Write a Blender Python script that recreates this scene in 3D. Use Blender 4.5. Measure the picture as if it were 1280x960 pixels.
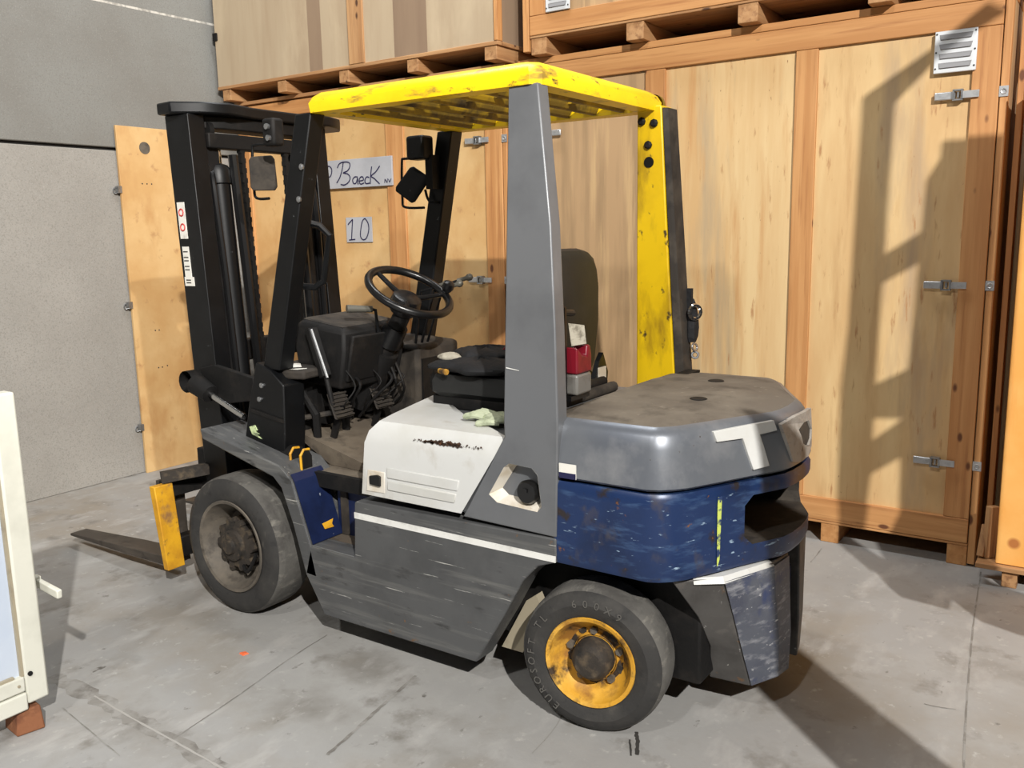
import bpy, bmesh, math, random
from mathutils import Vector, Matrix
random.seed(7)
for o in list(bpy.data.objects): bpy.data.objects.remove(o)
scn = bpy.context.scene
COL = scn.collection

# ------------------------------------------------------------------ camera, world, lights, exposure
FPX = 1103.3
yaw, pitch, roll = math.radians(34.493), math.radians(9.759), math.radians(-1.151)
fw = Vector((-math.sin(yaw)*math.cos(pitch), math.cos(yaw)*math.cos(pitch), -math.sin(pitch)))
r0 = Vector((math.cos(yaw), math.sin(yaw), 0)); u0 = r0.cross(fw)
rt = math.cos(roll)*r0 + math.sin(roll)*u0; up = -math.sin(roll)*r0 + math.cos(roll)*u0
cd = bpy.data.cameras.new('camera'); cam = bpy.data.objects.new('camera', cd); COL.objects.link(cam)
cd.sensor_width = 36; cd.lens = FPX/1280*36; cd.clip_start = .05
mw = Matrix((rt, up, -fw)).transposed().to_4x4(); mw.translation = (0, 0, 1.6); cam.matrix_world = mw
scn.camera = cam
w = bpy.data.worlds.new('world'); scn.world = w; w.use_nodes = True
bg = w.node_tree.nodes['Background']; bg.inputs[0].default_value = (1, .97, .94, 1); bg.inputs[1].default_value = .026
def lamp(name, kind, loc, energy, size, col, target=None, sizey=None):
    d = bpy.data.lights.new(name, kind); d.energy = energy; d.color = col
    if kind == 'AREA':
        d.size = size
        if sizey: d.shape = 'RECTANGLE'; d.size_y = sizey
    else: d.shadow_soft_size = size
    o = bpy.data.objects.new(name, d); COL.objects.link(o); o.location = loc
    if target is not None: o.rotation_euler = (Vector(target)-Vector(loc)).to_track_quat('-Z', 'Y').to_euler()
    return o
# a row of high-bay lamps under the warehouse ceiling, parallel to the crates, behind the photographer
lamp('high_bay_lamp', 'POINT', (4.2, -3.1, 6.0), 5000, .07, (1, .965, .915))
lamp('high_bay_lamp', 'POINT', (-.6, -3.1, 6.0), 620, .15, (1, .97, .93))
lamp('ceiling_light', 'AREA', (-2.9, 3.5, 6.0), 150, 2.6, (.97, .99, 1), (-2.9, 3.3, 0), .5)
hb = lamp('high_bay_spot', 'SPOT', (7.1, -3.1, 6.9), 3400, .07, (1, .965, .915), (-5.5, 3.4, 1.7)); hb.data.spot_size = math.radians(22); hb.data.spot_blend = .6
scn.view_settings.view_transform = 'Standard'; scn.view_settings.look = 'None'
scn.view_settings.gamma = 1; scn.view_settings.use_curve_mapping = False
scn.view_settings.exposure = -0.08

# ------------------------------------------------------------------ materials
def lin(c):
    return tuple(((v/255)/12.92 if v/255 <= .04045 else ((v/255+.055)/1.055)**2.4) for v in c) + (1,)
MATS = {}
def mat(name, base, rough=.5, metal=0, layers=(), bump=None, knots=None, spec=.5):
    m = bpy.data.materials.new(name); m.use_nodes = True; nt = m.node_tree; N = nt.nodes; L = nt.links
    b = N['Principled BSDF']; b.inputs['Roughness'].default_value = rough; b.inputs['Metallic'].default_value = metal
    b.inputs['Specular IOR Level'].default_value = spec
    tc = N.new('ShaderNodeTexCoord'); oi = N.new('ShaderNodeObjectInfo')
    mul = N.new('ShaderNodeMath'); mul.operation = 'MULTIPLY'; mul.inputs[1].default_value = 31.7
    L.new(oi.outputs['Random'], mul.inputs[0])
    add = N.new('ShaderNodeVectorMath'); add.operation = 'ADD'
    L.new(tc.outputs['Object'], add.inputs[0]); L.new(mul.outputs[0], add.inputs[1])
    def noise(scale, detail=6, rg=.6):
        mp = N.new('ShaderNodeMapping'); L.new(add.outputs[0], mp.inputs['Vector'])
        mp.inputs['Scale'].default_value = scale if isinstance(scale, tuple) else (scale,)*3
        n = N.new('ShaderNodeTexNoise'); n.inputs['Scale'].default_value = 1
        n.inputs['Detail'].default_value = detail; n.inputs['Roughness'].default_value = rg
        L.new(mp.outputs[0], n.inputs['Vector']); return n.outputs['Fac']
    def rng(src, lo, hi):
        r = N.new('ShaderNodeMapRange'); r.inputs[1].default_value = lo; r.inputs[2].default_value = hi
        L.new(src, r.inputs[0]); return r.outputs[0]
    cur = N.new('ShaderNodeRGB'); cur.outputs[0].default_value = lin(base); cur = cur.outputs[0]
    def over(cur, fac, col):
        x = N.new('ShaderNodeMix'); x.data_type = 'RGBA'; L.new(fac, x.inputs[0]); L.new(cur, x.inputs[6])
        x.inputs[7].default_value = lin(col); return x.outputs[2]
    for col, sc, lo, hi in layers: cur = over(cur, rng(noise(sc), lo, hi), col)
    if knots:
        col, sc, size = knots
        mp = N.new('ShaderNodeMapping'); L.new(add.outputs[0], mp.inputs['Vector'])
        mp.inputs['Scale'].default_value = sc
        v = N.new('ShaderNodeTexVoronoi'); v.inputs['Scale'].default_value = 1; L.new(mp.outputs[0], v.inputs['Vector'])
        cur = over(cur, rng(v.outputs['Distance'], size, size*.6), col)
    L.new(cur, b.inputs['Base Color'])
    if bump:
        bn = N.new('ShaderNodeBump'); bn.inputs['Strength'].default_value = bump[1]; bn.inputs['Distance'].default_value = bump[2]
        L.new(noise(bump[0], 4), bn.inputs['Height']); L.new(bn.outputs[0], b.inputs['Normal'])
    MATS[name] = m; return m
mat('concrete_floor', (152, 151, 149), .78, 0, [((164, 163, 160), 1.3, .40, .62), ((136, 133, 128), 2.6, .50, .70), ((142, 134, 122), .8, .50, .68), ((122, 118, 112), 5.5, .58, .74), ((172, 170, 167), (7, 3, 5), .54, .72), ((98, 94, 89), (16, 9, 9), .66, .74), ((178, 176, 172), 26, .62, .76)], (60, .2, .004))
mat('concrete_wall', (146, 143, 137), .9, 0, [((156, 153, 147), 1.6, .4, .65), ((132, 129, 123), 110, .5, .68), ((160, 158, 153), 130, .55, .72)], (90, .35, .004))
mat('concrete_wall_upper', (126, 126, 122), .9, 0, [((118, 116, 111), 1.6, .4, .65), ((114, 113, 108), 110, .5, .68), ((136, 135, 131), 130, .55, .72)], (90, .35, .004))
mat('joint', (30, 28, 27), .9)
mat('floor_grime', (136, 133, 128), .85, 0, [((112, 108, 103), 14, .46, .64), ((152, 150, 146), 12, .46, .58)])
mat('floor_crack', (122, 119, 114), .9, 0, [((146, 144, 140), 9, .48, .56)])
mat('floor_seal', (166, 163, 158), .8)
mat('old_marking', (196, 192, 184), .9, 0, [((150, 147, 140), 20, .45, .6)])
mat('plywood', (206, 170, 120), .62, 0, [((218, 188, 138), (5, 5, .9), .40, .62), ((190, 152, 104), (12, 12, 1.4), .54, .72), ((180, 154, 122), (3, 3, .5), .56, .70), ((176, 132, 88), (40, 40, 6), .62, .72), ((140, 98, 62), (70, 70, 24), .69, .74)])
mat('plywood_streaked', (206, 170, 120), .62, 0, [((218, 190, 142), (7, 7, .6), .40, .60), ((180, 158, 126), (5, 5, .45), .53, .66), ((196, 150, 98), (12, 12, .9), .54, .70), ((176, 132, 88), (40, 40, 6), .62, .72), ((140, 98, 62), (70, 70, 24), .69, .74)])
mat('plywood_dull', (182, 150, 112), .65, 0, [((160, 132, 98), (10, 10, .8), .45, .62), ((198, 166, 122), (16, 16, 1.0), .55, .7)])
mat('plywood_orange', (200, 160, 106), .62, 0, [((212, 178, 126), 3.0, .42, .66), ((188, 144, 92), (4, 4, 2), .54, .72), ((176, 134, 90), 9, .62, .74), ((150, 108, 72), (40, 40, 14), .70, .75)])
mat('plywood_grey', (176, 158, 132), .7, 0, [((166, 146, 120), (8, 8, .8), .42, .66), ((188, 170, 142), (3, 3, 1), .54, .72)])
mat('plywood_grey_brown', (142, 120, 98), .7, 0, [((132, 110, 90), (8, 8, .8), .42, .66)])
for ax, gs in (('x', (.9, 22, 22)), ('y', (22, .9, 22)), ('z', (22, 22, .9))):
    k = tuple(9 if g > 1 else 4.2 for g in gs)
    mat('pine_'+ax, (186, 132, 80), .62, 0, [((202, 150, 96), gs, .42, .62), ((164, 110, 64), tuple(g*1.8 for g in gs), .54, .72)], None, ((104, 62, 36), k, .13))
    mat('pine_old_'+ax, (166, 122, 80), .7, 0, [((184, 142, 98), gs, .42, .62), ((136, 96, 62), tuple(g*1.8 for g in gs), .52, .7)], None, ((80, 52, 34), k, .13))
mat('pine_bright', (236, 168, 84), .6, 0, [((242, 182, 102), (3, 3, 3), .45, .65), ((220, 146, 66), (14, 14, .9), .56, .74)], None, ((180, 112, 56), (3.2, 3.2, 3.2), .10))
mat('black_paint', (8, 9, 11), .45, 0, [((16, 17, 19), 7, .5, .7), ((80, 82, 84), (34, 34, 34), .70, .75)], (40, .1, .002), None, .35)
mat('black_grimy', (13, 12, 12), .7, 0, [((34, 30, 27), 9, .50, .74), ((6, 6, 6), 15, .52, .7)], (50, .3, .004), None, .35)
mat('dusty_black', (46, 41, 36), .85, 0, [((72, 65, 56), 8, .46, .7), ((22, 20, 19), 13, .54, .72)], (60, .3, .003))
mat('floor_mat', (92, 82, 70), .9, 0, [((110, 100, 86), 6, .45, .68), ((54, 48, 42), 9, .55, .72)], (80, .3, .003))
mat('rubber', (46, 45, 44), .82, 0, [((62, 60, 57), 8, .45, .7), ((88, 84, 78), 16, .62, .8), ((32, 32, 32), 24, .56, .74)], (60, .35, .004))
mat('rubber_letter', (86, 84, 80), .8)
mat('tread_rubber', (92, 90, 86), .9, 0, [((70, 68, 65), 9, .45, .62), ((118, 115, 108), (24, 10, 24), .55, .7)], (50, .5, .005))
mat('rim_grey', (88, 82, 74), .7, 0, [((106, 98, 87), 10, .45, .65), ((56, 51, 45), 14, .54, .72)], (60, .2, .002))
mat('rim_yellow', (206, 152, 44), .55, 0, [((222, 172, 70), 10, .45, .65), ((150, 104, 42), 9, .50, .64), ((62, 48, 34), 11, .54, .66)], (60, .2, .002))
mat('hub_grime', (48, 42, 36), .8, 0, [((86, 74, 58), 24, .5, .7), ((24, 22, 20), 16, .52, .7)], (70, .5, .004))
mat('grey_paint', (106, 108, 111), .38, .15, [((94, 96, 99), 3, .45, .65), ((124, 126, 128), (4, 4, 2), .58, .75), ((168, 168, 166), (50, 50, 50), .73, .78)], (30, .06, .002))
mat('grey_skirt', (84, 85, 86), .5, .1, [((72, 73, 74), 4, .45, .66), ((108, 108, 106), (1.6, 40, 34), .54, .72), ((54, 54, 54), (6, 30, 20), .60, .70), ((176, 175, 170), (5, 60, 120), .66, .70), ((112, 84, 58), (22, 22, 22), .69, .73)], (40, .12, .002))
mat('grey_hood', (122, 126, 132), .36, .45, [((108, 113, 122), 3, .45, .65), ((146, 148, 152), 5, .54, .72), ((84, 74, 66), (40, 40, 40), .70, .74)], (30, .06, .002))
mat('hood_top_dirt', (100, 92, 82), .8, .0, [((118, 110, 98), 4, .42, .64), ((76, 69, 61), 7, .52, .72), ((136, 128, 114), 22, .62, .78)], (70, .2, .002))
mat('blue_paint', (25, 46, 86), .36, .1, [((20, 36, 68), 4, .45, .65), ((56, 80, 116), (7, 7, 30), .55, .71), ((70, 66, 70), (7, 7, 5), .56, .70), ((150, 174, 196), (14, 14, 56), .645, .70), ((44, 38, 38), 11, .61, .69), ((120, 78, 44), 22, .67, .72)], (40, .12, .002))
mat('blue_panel', (24, 36, 72), .4, .1, [((16, 24, 48), 5, .45, .65), ((160, 168, 180), 34, .69, .73)])
mat('blue_grey_scuffed', (86, 90, 100), .5, .1, [((70, 74, 88), 6, .45, .64), ((138, 140, 146), (10, 10, 34), .53, .68), ((54, 64, 96), 9, .56, .68), ((186, 186, 188), (26, 26, 60), .64, .70)], (50, .2, .003))
mat('lobe_grey', (78, 76, 74), .6, .1, [((64, 62, 60), 6, .45, .64), ((100, 96, 92), 9, .52, .66), ((156, 154, 150), 40, .66, .70), ((106, 80, 56), 16, .66, .72)], (50, .2, .003))
mat('yellow_paint', (222, 184, 14), .45, 0, [((206, 168, 10), 4, .45, .65), ((150, 118, 22), (6, 6, 2.0), .52, .68), ((64, 52, 32), (20, 20, 14), .62, .69)], (40, .12, .002))
mat('yellow_guard', (248, 208, 14), .42, 0, [((238, 196, 8), 4, .45, .65), ((150, 122, 50), (6, 6, 22), .57, .68), ((66, 54, 40), (14, 14, 30), .62, .69)], (40, .15, .002))
mat('yellow_grime', (112, 90, 26), .6, 0, [((168, 136, 20), 5, .46, .6), ((52, 43, 28), 8, .5, .66)], (40, .2, .003))
mat('yellow_rust', (222, 166, 32), .6, 0, [((196, 140, 30), 7, .45, .62), ((132, 96, 66), 9, .55, .70), ((88, 66, 48), 17, .62, .74)], (50, .3, .003))
mat('white_paint', (206, 207, 205), .42, 0, [((196, 196, 191), 3.5, .45, .65), ((176, 170, 158), (5, 9, 4), .58, .76)], (30, .04, .002))
mat('white_stripe', (226, 226, 222), .5, 0, [((196, 195, 190), 10, .48, .68), ((90, 90, 90), (30, 30, 60), .66, .72)])
mat('white_dirty', (214, 208, 196), .55, 0, [((196, 184, 164), 12, .45, .62), ((122, 96, 66), (20, 20, 20), .62, .74), ((70, 58, 46), 26, .68, .76)])
mat('rust_flake', (52, 36, 26), .9, 0, [((92, 58, 34), 60, .5, .65)])
mat('chrome', (210, 210, 210), .18, 1)
mat('steel', (168, 170, 172), .35, .85, [((136, 138, 140), 20, .5, .7)])
mat('fork_steel', (72, 66, 60), .6, .4, [((96, 88, 80), (3, 12, 12), .5, .7), ((46, 42, 38), 8, .55, .7)], (40, .2, .003))
mat('zinc', (196, 198, 200), .38, .7, [((170, 172, 174), 30, .5, .7)])
mat('vent_white', (222, 226, 230), .4, .2)
mat('vent_dark', (138, 138, 140), .6, .3)
mat('vinyl', (26, 27, 27), .55, 0, [((36, 36, 35), 6, .5, .7)], (50, .2, .003))
mat('fabric_black', (16, 17, 20), .8, 0, [((28, 28, 32), 9, .5, .7)], (30, .5, .01))
mat('plastic_black', (18, 18, 19), .3)
mat('grip_grey', (84, 82, 74), .45)
mat('red_plastic', (118, 22, 36), .3, 0, [((84, 16, 28), 12, .5, .7)])
mat('smoky_plastic', (112, 110, 106), .25, 0, [((86, 82, 76), 10, .5, .7)])
mat('glove', (184, 192, 164), .95, 0, [((150, 158, 132), 30, .5, .65)], (120, .5, .004))
mat('paper', (226, 224, 216), .8, 0, [((200, 196, 188), 20, .55, .7)])
mat('sticker_red', (190, 60, 54), .6)
mat('ink', (26, 26, 66), .7)
mat('print', (58, 56, 54), .8)
mat('sign_grey', (172, 174, 180), .7, 0, [((160, 162, 168), 4, .45, .65)])
mat('white_pvc', (222, 222, 210), .35, 0, [((206, 206, 194), 4, .5, .7)])
mat('pale_blue_panel', (196, 208, 226), .3, 0, [((208, 218, 232), 3, .45, .7)])
mat('block_brown', (142, 92, 62), .85, 0, [((112, 68, 46), 14, .48, .66), ((164, 112, 78), 22, .56, .7)], (40, .4, .006))
mat('green_tape', (196, 212, 160), .7, 0, [((120, 130, 100), 30, .5, .6)])
mat('orange_scrap', (236, 112, 66), .7)
mat('dark_tarp', (20, 24, 32), .4, 0, [((34, 44, 62), 5, .5, .65)], (12, .6, .02))
mat('dark_wood', (70, 50, 34), .8, 0, [((50, 36, 26), (14, 14, 1), .45, .65)])
mat('beige', (166, 156, 134), .7, 0, [((140, 130, 112), 9, .5, .7)])
mat('lettering_yellow', (190, 204, 96), .7, 0, [((34, 54, 92), 26, .44, .52)])
mat('plate_grey', (158, 153, 146), .6, 0, [((130, 124, 116), 14, .5, .66), ((90, 80, 70), 26, .62, .70)])
mat('rag', (172, 166, 150), .9, 0, [((120, 114, 100), 30, .5, .66)], (60, .5, .005))
mat('rim_mix', (58, 46, 34), .75, 0, [((196, 144, 44), 9, .53, .58), ((34, 28, 24), 16, .52, .66)], (60, .3, .003))
mat('oil', (64, 62, 60), .5)

# ------------------------------------------------------------------ geometry helpers (all in metres, world space)
class G:
    def __init__(s): s.v = []; s.f = []
    def add(s, v, f):
        n = len(s.v); s.v += [Vector(p) for p in v]; s.f += [tuple(i+n for i in q) for q in f]; return s
    def box(s, x0, x1, y0, y1, z0, z1):
        return s.add([(x0,y0,z0),(x1,y0,z0),(x1,y1,z0),(x0,y1,z0),(x0,y0,z1),(x1,y0,z1),(x1,y1,z1),(x0,y1,z1)],
                     [(0,3,2,1),(4,5,6,7),(0,1,5,4),(1,2,6,5),(2,3,7,6),(3,0,4,7)])
    def loft(s, rings, closed=True, cap=True):
        n = len(rings[0]); v = [p for r in rings for p in r]; f = []
        for i in range(len(rings)-1):
            for j in range(n if closed else n-1):
                k = (j+1) % n; f.append((i*n+j, i*n+k, (i+1)*n+k, (i+1)*n+j))
        if cap: f.append(tuple(range(n))[::-1]); f.append(tuple(range((len(rings)-1)*n, len(rings)*n)))
        return s.add(v, f)
    def prism_y(s, poly, y0, y1):                       # poly in (x, z)
        return s.loft([[(x, y0, z) for x, z in poly], [(x, y1, z) for x, z in poly]])
    def prism_z(s, poly, z0, z1):
        return s.loft([[(x, y, z0) for x, y in poly], [(x, y, z1) for x, y in poly]])
    def prism_x(s, poly, x0, x1):
        return s.loft([[(x0, y, z) for y, z in poly], [(x1, y, z) for y, z in poly]])
    def tube(s, pts, r, n=10, cap=True):
        pts = [Vector(p) for p in pts]; m = len(pts); rr = r if isinstance(r, (list, tuple)) else [r]*m
        t0 = (pts[1]-pts[0]).normalized(); a = t0.orthogonal().normalized(); rings = []
        for i, p in enumerate(pts):
            t = ((pts[min(i+1, m-1)]-p).normalized() + (p-pts[max(i-1, 0)]).normalized())
            t = t.normalized() if t.length > 1e-6 else t0
            a = (a - t*a.dot(t)).normalized(); b = t.cross(a)
            rings.append([p + (a*math.cos(2*math.pi*k/n) + b*math.sin(2*math.pi*k/n))*rr[i] for k in range(n)])
        return s.loft(rings, True, cap)
    def bar(s, a, b, wx, wy, ref=(0, 0, 1)):            # rectangular bar from a to b
        a, b = Vector(a), Vector(b); t = (b-a).normalized(); u = t.cross(Vector(ref)).normalized(); v = t.cross(u)
        q = [u*wx/2+v*wy/2, -u*wx/2+v*wy/2, -u*wx/2-v*wy/2, u*wx/2-v*wy/2]
        return s.loft([[a+k for k in q], [b+k for k in q]])
    def lathe(s, prof, c, axis=(0, 1, 0), n=40, close=False):  # prof: (radius, offset along axis)
        ax = Vector(axis).normalized(); a = ax.orthogonal().normalized(); b = ax.cross(a); c = Vector(c)
        rings = [[c+ax*t+(a*math.cos(2*math.pi*k/n)+b*math.sin(2*math.pi*k/n))*max(r, 1e-4) for k in range(n)] for r, t in prof]
        if close: rings.append(rings[0])
        return s.loft(rings, True, False)
    def torus(s, c, axis, R, r, n=40, m=10):
        return s.lathe([(R+r*math.cos(2*math.pi*k/m), r*math.sin(2*math.pi*k/m)) for k in range(m)], c, axis, n, True)
    def rotz(s, ang, c):
        c = Vector(c); R = Matrix.Rotation(ang, 3, 'Z'); s.v = [R@(p-c)+c for p in s.v]; return s
    def shift(s, d): d = Vector(d); s.v = [p+d for p in s.v]; return s
    def mirror_y(s, yc=2.85):
        s.v = [Vector((p.x, 2*yc-p.y, p.z)) for p in s.v]; s.f = [q[::-1] for q in s.f]; return s
WL = {}
def wloc(o): return WL.get(o.name, Vector((0, 0, 0))) if o else Vector((0, 0, 0))
def put(o, loc, parent):
    COL.objects.link(o); WL[o.name] = Vector(loc); o.parent = parent; o.location = Vector(loc)-wloc(parent); return o
def obj(name, g, material, parent=None, bevel=0, smooth=False, seg=2):
    lo = Vector([min(p[i] for p in g.v) for i in range(3)]); hi = Vector([max(p[i] for p in g.v) for i in range(3)])
    c = Vector(((lo.x+hi.x)/2, (lo.y+hi.y)/2, lo.z if parent is None else (lo.z+hi.z)/2))
    me = bpy.data.meshes.new(name); me.from_pydata([p-c for p in g.v], [], g.f); me.update()
    bm = bmesh.new(); bm.from_mesh(me); bmesh.ops.remove_doubles(bm, verts=bm.verts, dist=1e-6)
    bmesh.ops.recalc_face_normals(bm, faces=bm.faces); bm.to_mesh(me); bm.free()
    me.materials.append(MATS[material])
    if smooth or bevel:
        for p in me.polygons: p.use_smooth = True
        me.set_sharp_from_angle(angle=math.radians(38))
    o = bpy.data.objects.new(name, me); put(o, c, parent)
    if bevel:
        b = o.modifiers.new('bevel', 'BEVEL'); b.width = bevel; b.segments = seg; b.limit_method = 'ANGLE'; b.angle_limit = math.radians(38); b.harden_normals = False
    return o
def share(src, center, parent):
    o = src.copy(); return put(o, center, parent)
def empty(name, loc, label, cat, group=None):
    o = bpy.data.objects.new(name, None); o.empty_display_size = .1; put(o, loc, None); return tag(o, label, cat, group)
def tag(o, label=None, cat=None, group=None, kind=None):
    if label: o['label'] = label
    if cat: o['category'] = cat
    if group: o['group'] = group
    if kind: o['kind'] = kind
    return o
def smoothline(pts, k=5):
    out = []; n = len(pts)
    for i in range(n-1):
        p0, p1, p2, p3 = (Vector(pts[max(i-1, 0)]), Vector(pts[i]), Vector(pts[i+1]), Vector(pts[min(i+2, n-1)]))
        for j in range(k):
            t = j/k; out.append(.5*((2*p1)+(p2-p0)*t+(2*p0-5*p1+4*p2-p3)*t*t+(-p0+3*p1-3*p2+p3)*t**3))
    out.append(Vector(pts[-1])); return out
def ribbon(g, pts, width, y, th=.0015):                 # flat pen stroke on a plane y = const
    P = smoothline([(a, 0, b) for a, b in pts]); L = []; R = []
    for i, p in enumerate(P):
        t = (P[min(i+1, len(P)-1)]-P[max(i-1, 0)]).normalized(); n = Vector((-t.z, 0, t.x))*width/2
        L.append((p.x+n.x, y, p.z+n.z)); R.append((p.x-n.x, y, p.z-n.z))
    m = len(P); g.add(L+R, [(i, i+1, m+i+1, m+i) for i in range(m-1)])
def text_geo(s, size):
    cu = bpy.data.curves.new('t', 'FONT'); cu.body = s; cu.size = size; cu.align_x = 'CENTER'; cu.resolution_u = 2
    o = bpy.data.objects.new('t', cu); COL.objects.link(o); dg = bpy.context.evaluated_depsgraph_get()
    me = bpy.data.meshes.new_from_object(o.evaluated_get(dg)); v = [p.co.copy() for p in me.vertices]; f = [tuple(p.vertices) for p in me.polygons]
    bpy.data.objects.remove(o); bpy.data.meshes.remove(me); bpy.data.curves.remove(cu); return v, f

# ------------------------------------------------------------------ the setting
fl = obj('floor', G().box(-5.6, 5.0, -4.5, 6.2, -.1, 0), 'concrete_floor'); tag(fl, kind='structure')
def floor_line(pts, wd, m, name='floor_joint'):
    P = smoothline([(a, b, 0) for a, b in pts], 8); rr = random.Random(len(pts)*7+int(wd*1e4)); Lf, Rt = [], []
    for i, p in enumerate(P):
        t = (P[min(i+1, len(P)-1)]-P[max(i-1, 0)]).normalized(); n = Vector((-t.y, t.x, 0))*wd/2
        a, b = p+n*rr.uniform(.6, 1.4), p-n*rr.uniform(.6, 1.4); zz = .0006 if wd > .03 else .0014; Lf.append((a.x, a.y, zz)); Rt.append((b.x, b.y, zz))
    k = len(P); obj(name, G().add(Lf+Rt, [(q, q+1, k+q+1, k+q) for q in range(k-1)]), m, fl)
floor_line([(-3.176, 1.544), (-2.928, 1.543), (-2.672, 1.536), (-2.415, 1.529), (-2.138, 1.516)], .06, 'floor_grime', 'grime_band')
floor_line([(-2.898, 1.549), (-2.646, 1.535), (-2.392, 1.527), (-2.138, 1.516)], .007, 'floor_seal')
floor_line([(-2.418, 1.548), (-2.462, 1.837), (-2.515, 2.106), (-2.543, 2.338)], .005, 'floor_crack', 'crack')
floor_line([(-1.925, 1.741), (-1.951, 1.895), (-1.982, 2.064), (-2.016, 2.274)], .012, 'floor_grime', 'crack')
floor_line([(-2.916, 1.443), (-2.649, 1.407), (-2.476, 1.384)], .004, 'floor_crack', 'crack')
floor_line([(-0.421, 4.429), (-0.381, 3.893), (-0.34, 3.433), (-0.298, 3.012), (-0.265, 2.722)], .006, 'floor_crack')
floor_line([(-1.12, 4.144), (-1.121, 4.243), (-1.126, 4.358)], .005, 'floor_crack', 'crack')
floor_line([(-0.429, 3.046), (-0.388, 3.049), (-0.334, 3.065)], .004, 'floor_crack', 'crack')
floor_line([(-1.39, 2.092), (-1.401, 2.228), (-1.43, 2.353)], .004, 'floor_crack', 'crack')
floor_line([(-1.172, 2.373), (-1.141, 2.323), (-1.112, 2.259)], .012, 'oil', 'oil_streak')
floor_line([(-1.169, 2.322), (-1.125, 2.246)], .006, 'oil', 'oil_streak')
wl = obj('wall_left', G().box(-5.75, -5.53, -4.5, 6.2, 0, 6.0), 'joint'); tag(wl, kind='structure')
obj('concrete_panel', G().box(-5.54, -5.50, -4.5, 6.2, 0, 2.178), 'concrete_wall', wl, .006)
obj('concrete_panel', G().box(-5.54, -5.50, -4.5, 6.2, 2.198, 6.0), 'concrete_wall_upper', wl, .006)
obj('old_paint_line', G().box(-5.503, -5.4995, 3.3, 4.35, 3.098, 3.112), 'old_marking', wl)
wb = obj('wall_back', G().box(-5.6, 5.0, 6.0, 6.2, 0, 6.0), 'concrete_wall'); tag(wb, kind='structure')

# ------------------------------------------------------------------ the forklift
FK = empty('forklift', (-2.2, 2.85, 0), 'old grey, blue and yellow diesel forklift with worn paint', 'forklift')
YC = 2.85
def both(name, g, m, parent=FK, bevel=0, smooth=False, yc=2.85):
    a = obj(name, g, m, parent, bevel, smooth); g2 = G(); g2.v = [p.copy() for p in g.v]; g2.f = list(g.f)
    b = obj(name, g2.mirror_y(yc), m, parent, bevel, smooth); return a, b
# chassis, skirts, fenders
obj('chassis', G().box(-2.95, -1.0, 2.48, 3.22, .16, .56), 'black_grimy', FK, .01)
obj('axle', G().tube([(-3.04, 2.4, .30), (-3.04, 3.3, .30)], .07, 12), 'black_grimy', FK); obj('axle', G().box(-1.36, -1.22, 2.42, 3.28, .19, .29), 'black_grimy', FK)
fend = [(-3.19,.80),(-2.69,.70),(-2.633,.651),(-2.545,.40),(-2.515,.27),(-2.583,.275),(-2.64,.47),(-2.696,.612),(-2.74,.65),(-3.175,.755)]
fa, fb = both('fender', G().prism_y(fend, 2.28, 2.50), 'grey_skirt', FK, .006)
skirt = [(-2.583,.275),(-2.545,.40),(-2.306,.40),(-2.293,.615),(-2.285,.622),(-1.41,.637),(-1.41,.557),(-1.48,.531),(-1.538,.47),(-1.584,.39),(-1.611,.341),(-1.742,.126),(-2.487,.122)]
sa, sb = both('side_panel', G().prism_y(skirt, 2.28, 2.38), 'grey_skirt', FK, .006)
obj('white_stripe', G().prism_y([(-2.293,.556),(-1.411,.558),(-1.411,.579),(-2.293,.579)], 2.277, 2.281), 'white_stripe', sa)
obj('inner_flange', G().prism_y([(-1.73,.13),(-1.64,.13),(-1.55,.30),(-1.58,.36),(-1.62,.33)], 2.42, 2.46), 'beige', FK)
obj('step', G().box(-2.56, -2.28, 2.30, 2.52, .372, .398), 'floor_mat', FK)
obj('fender_back', G().add([(-2.645,2.285,.672),(-2.625,2.285,.645),(-2.541,2.285,.401),(-2.541,2.45,.401),(-2.625,2.45,.645),(-2.645,2.45,.672)], [(0,1,4,5),(1,2,3,4)]).shift((.004,0,.002)), 'blue_panel', FK)
obj('inner_wall', G().box(-2.56, -2.26, 2.455, 2.475, .398, .60), 'blue_panel', FK)
obj('inner_strip', G().box(-2.535, -2.50, 2.445, 2.455, .40, .60), 'dusty_black', FK)
pk = G().add([(-2.575,2.355,.466),(-2.566,2.36,.444),(-2.566,2.41,.440),(-2.568,2.402,.455),(-2.574,2.415,.472)], [(0,1,2,3,4)]).shift((.022,0,0))
obj('paint_patch', pk, 'yellow_rust', FK)
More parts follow.
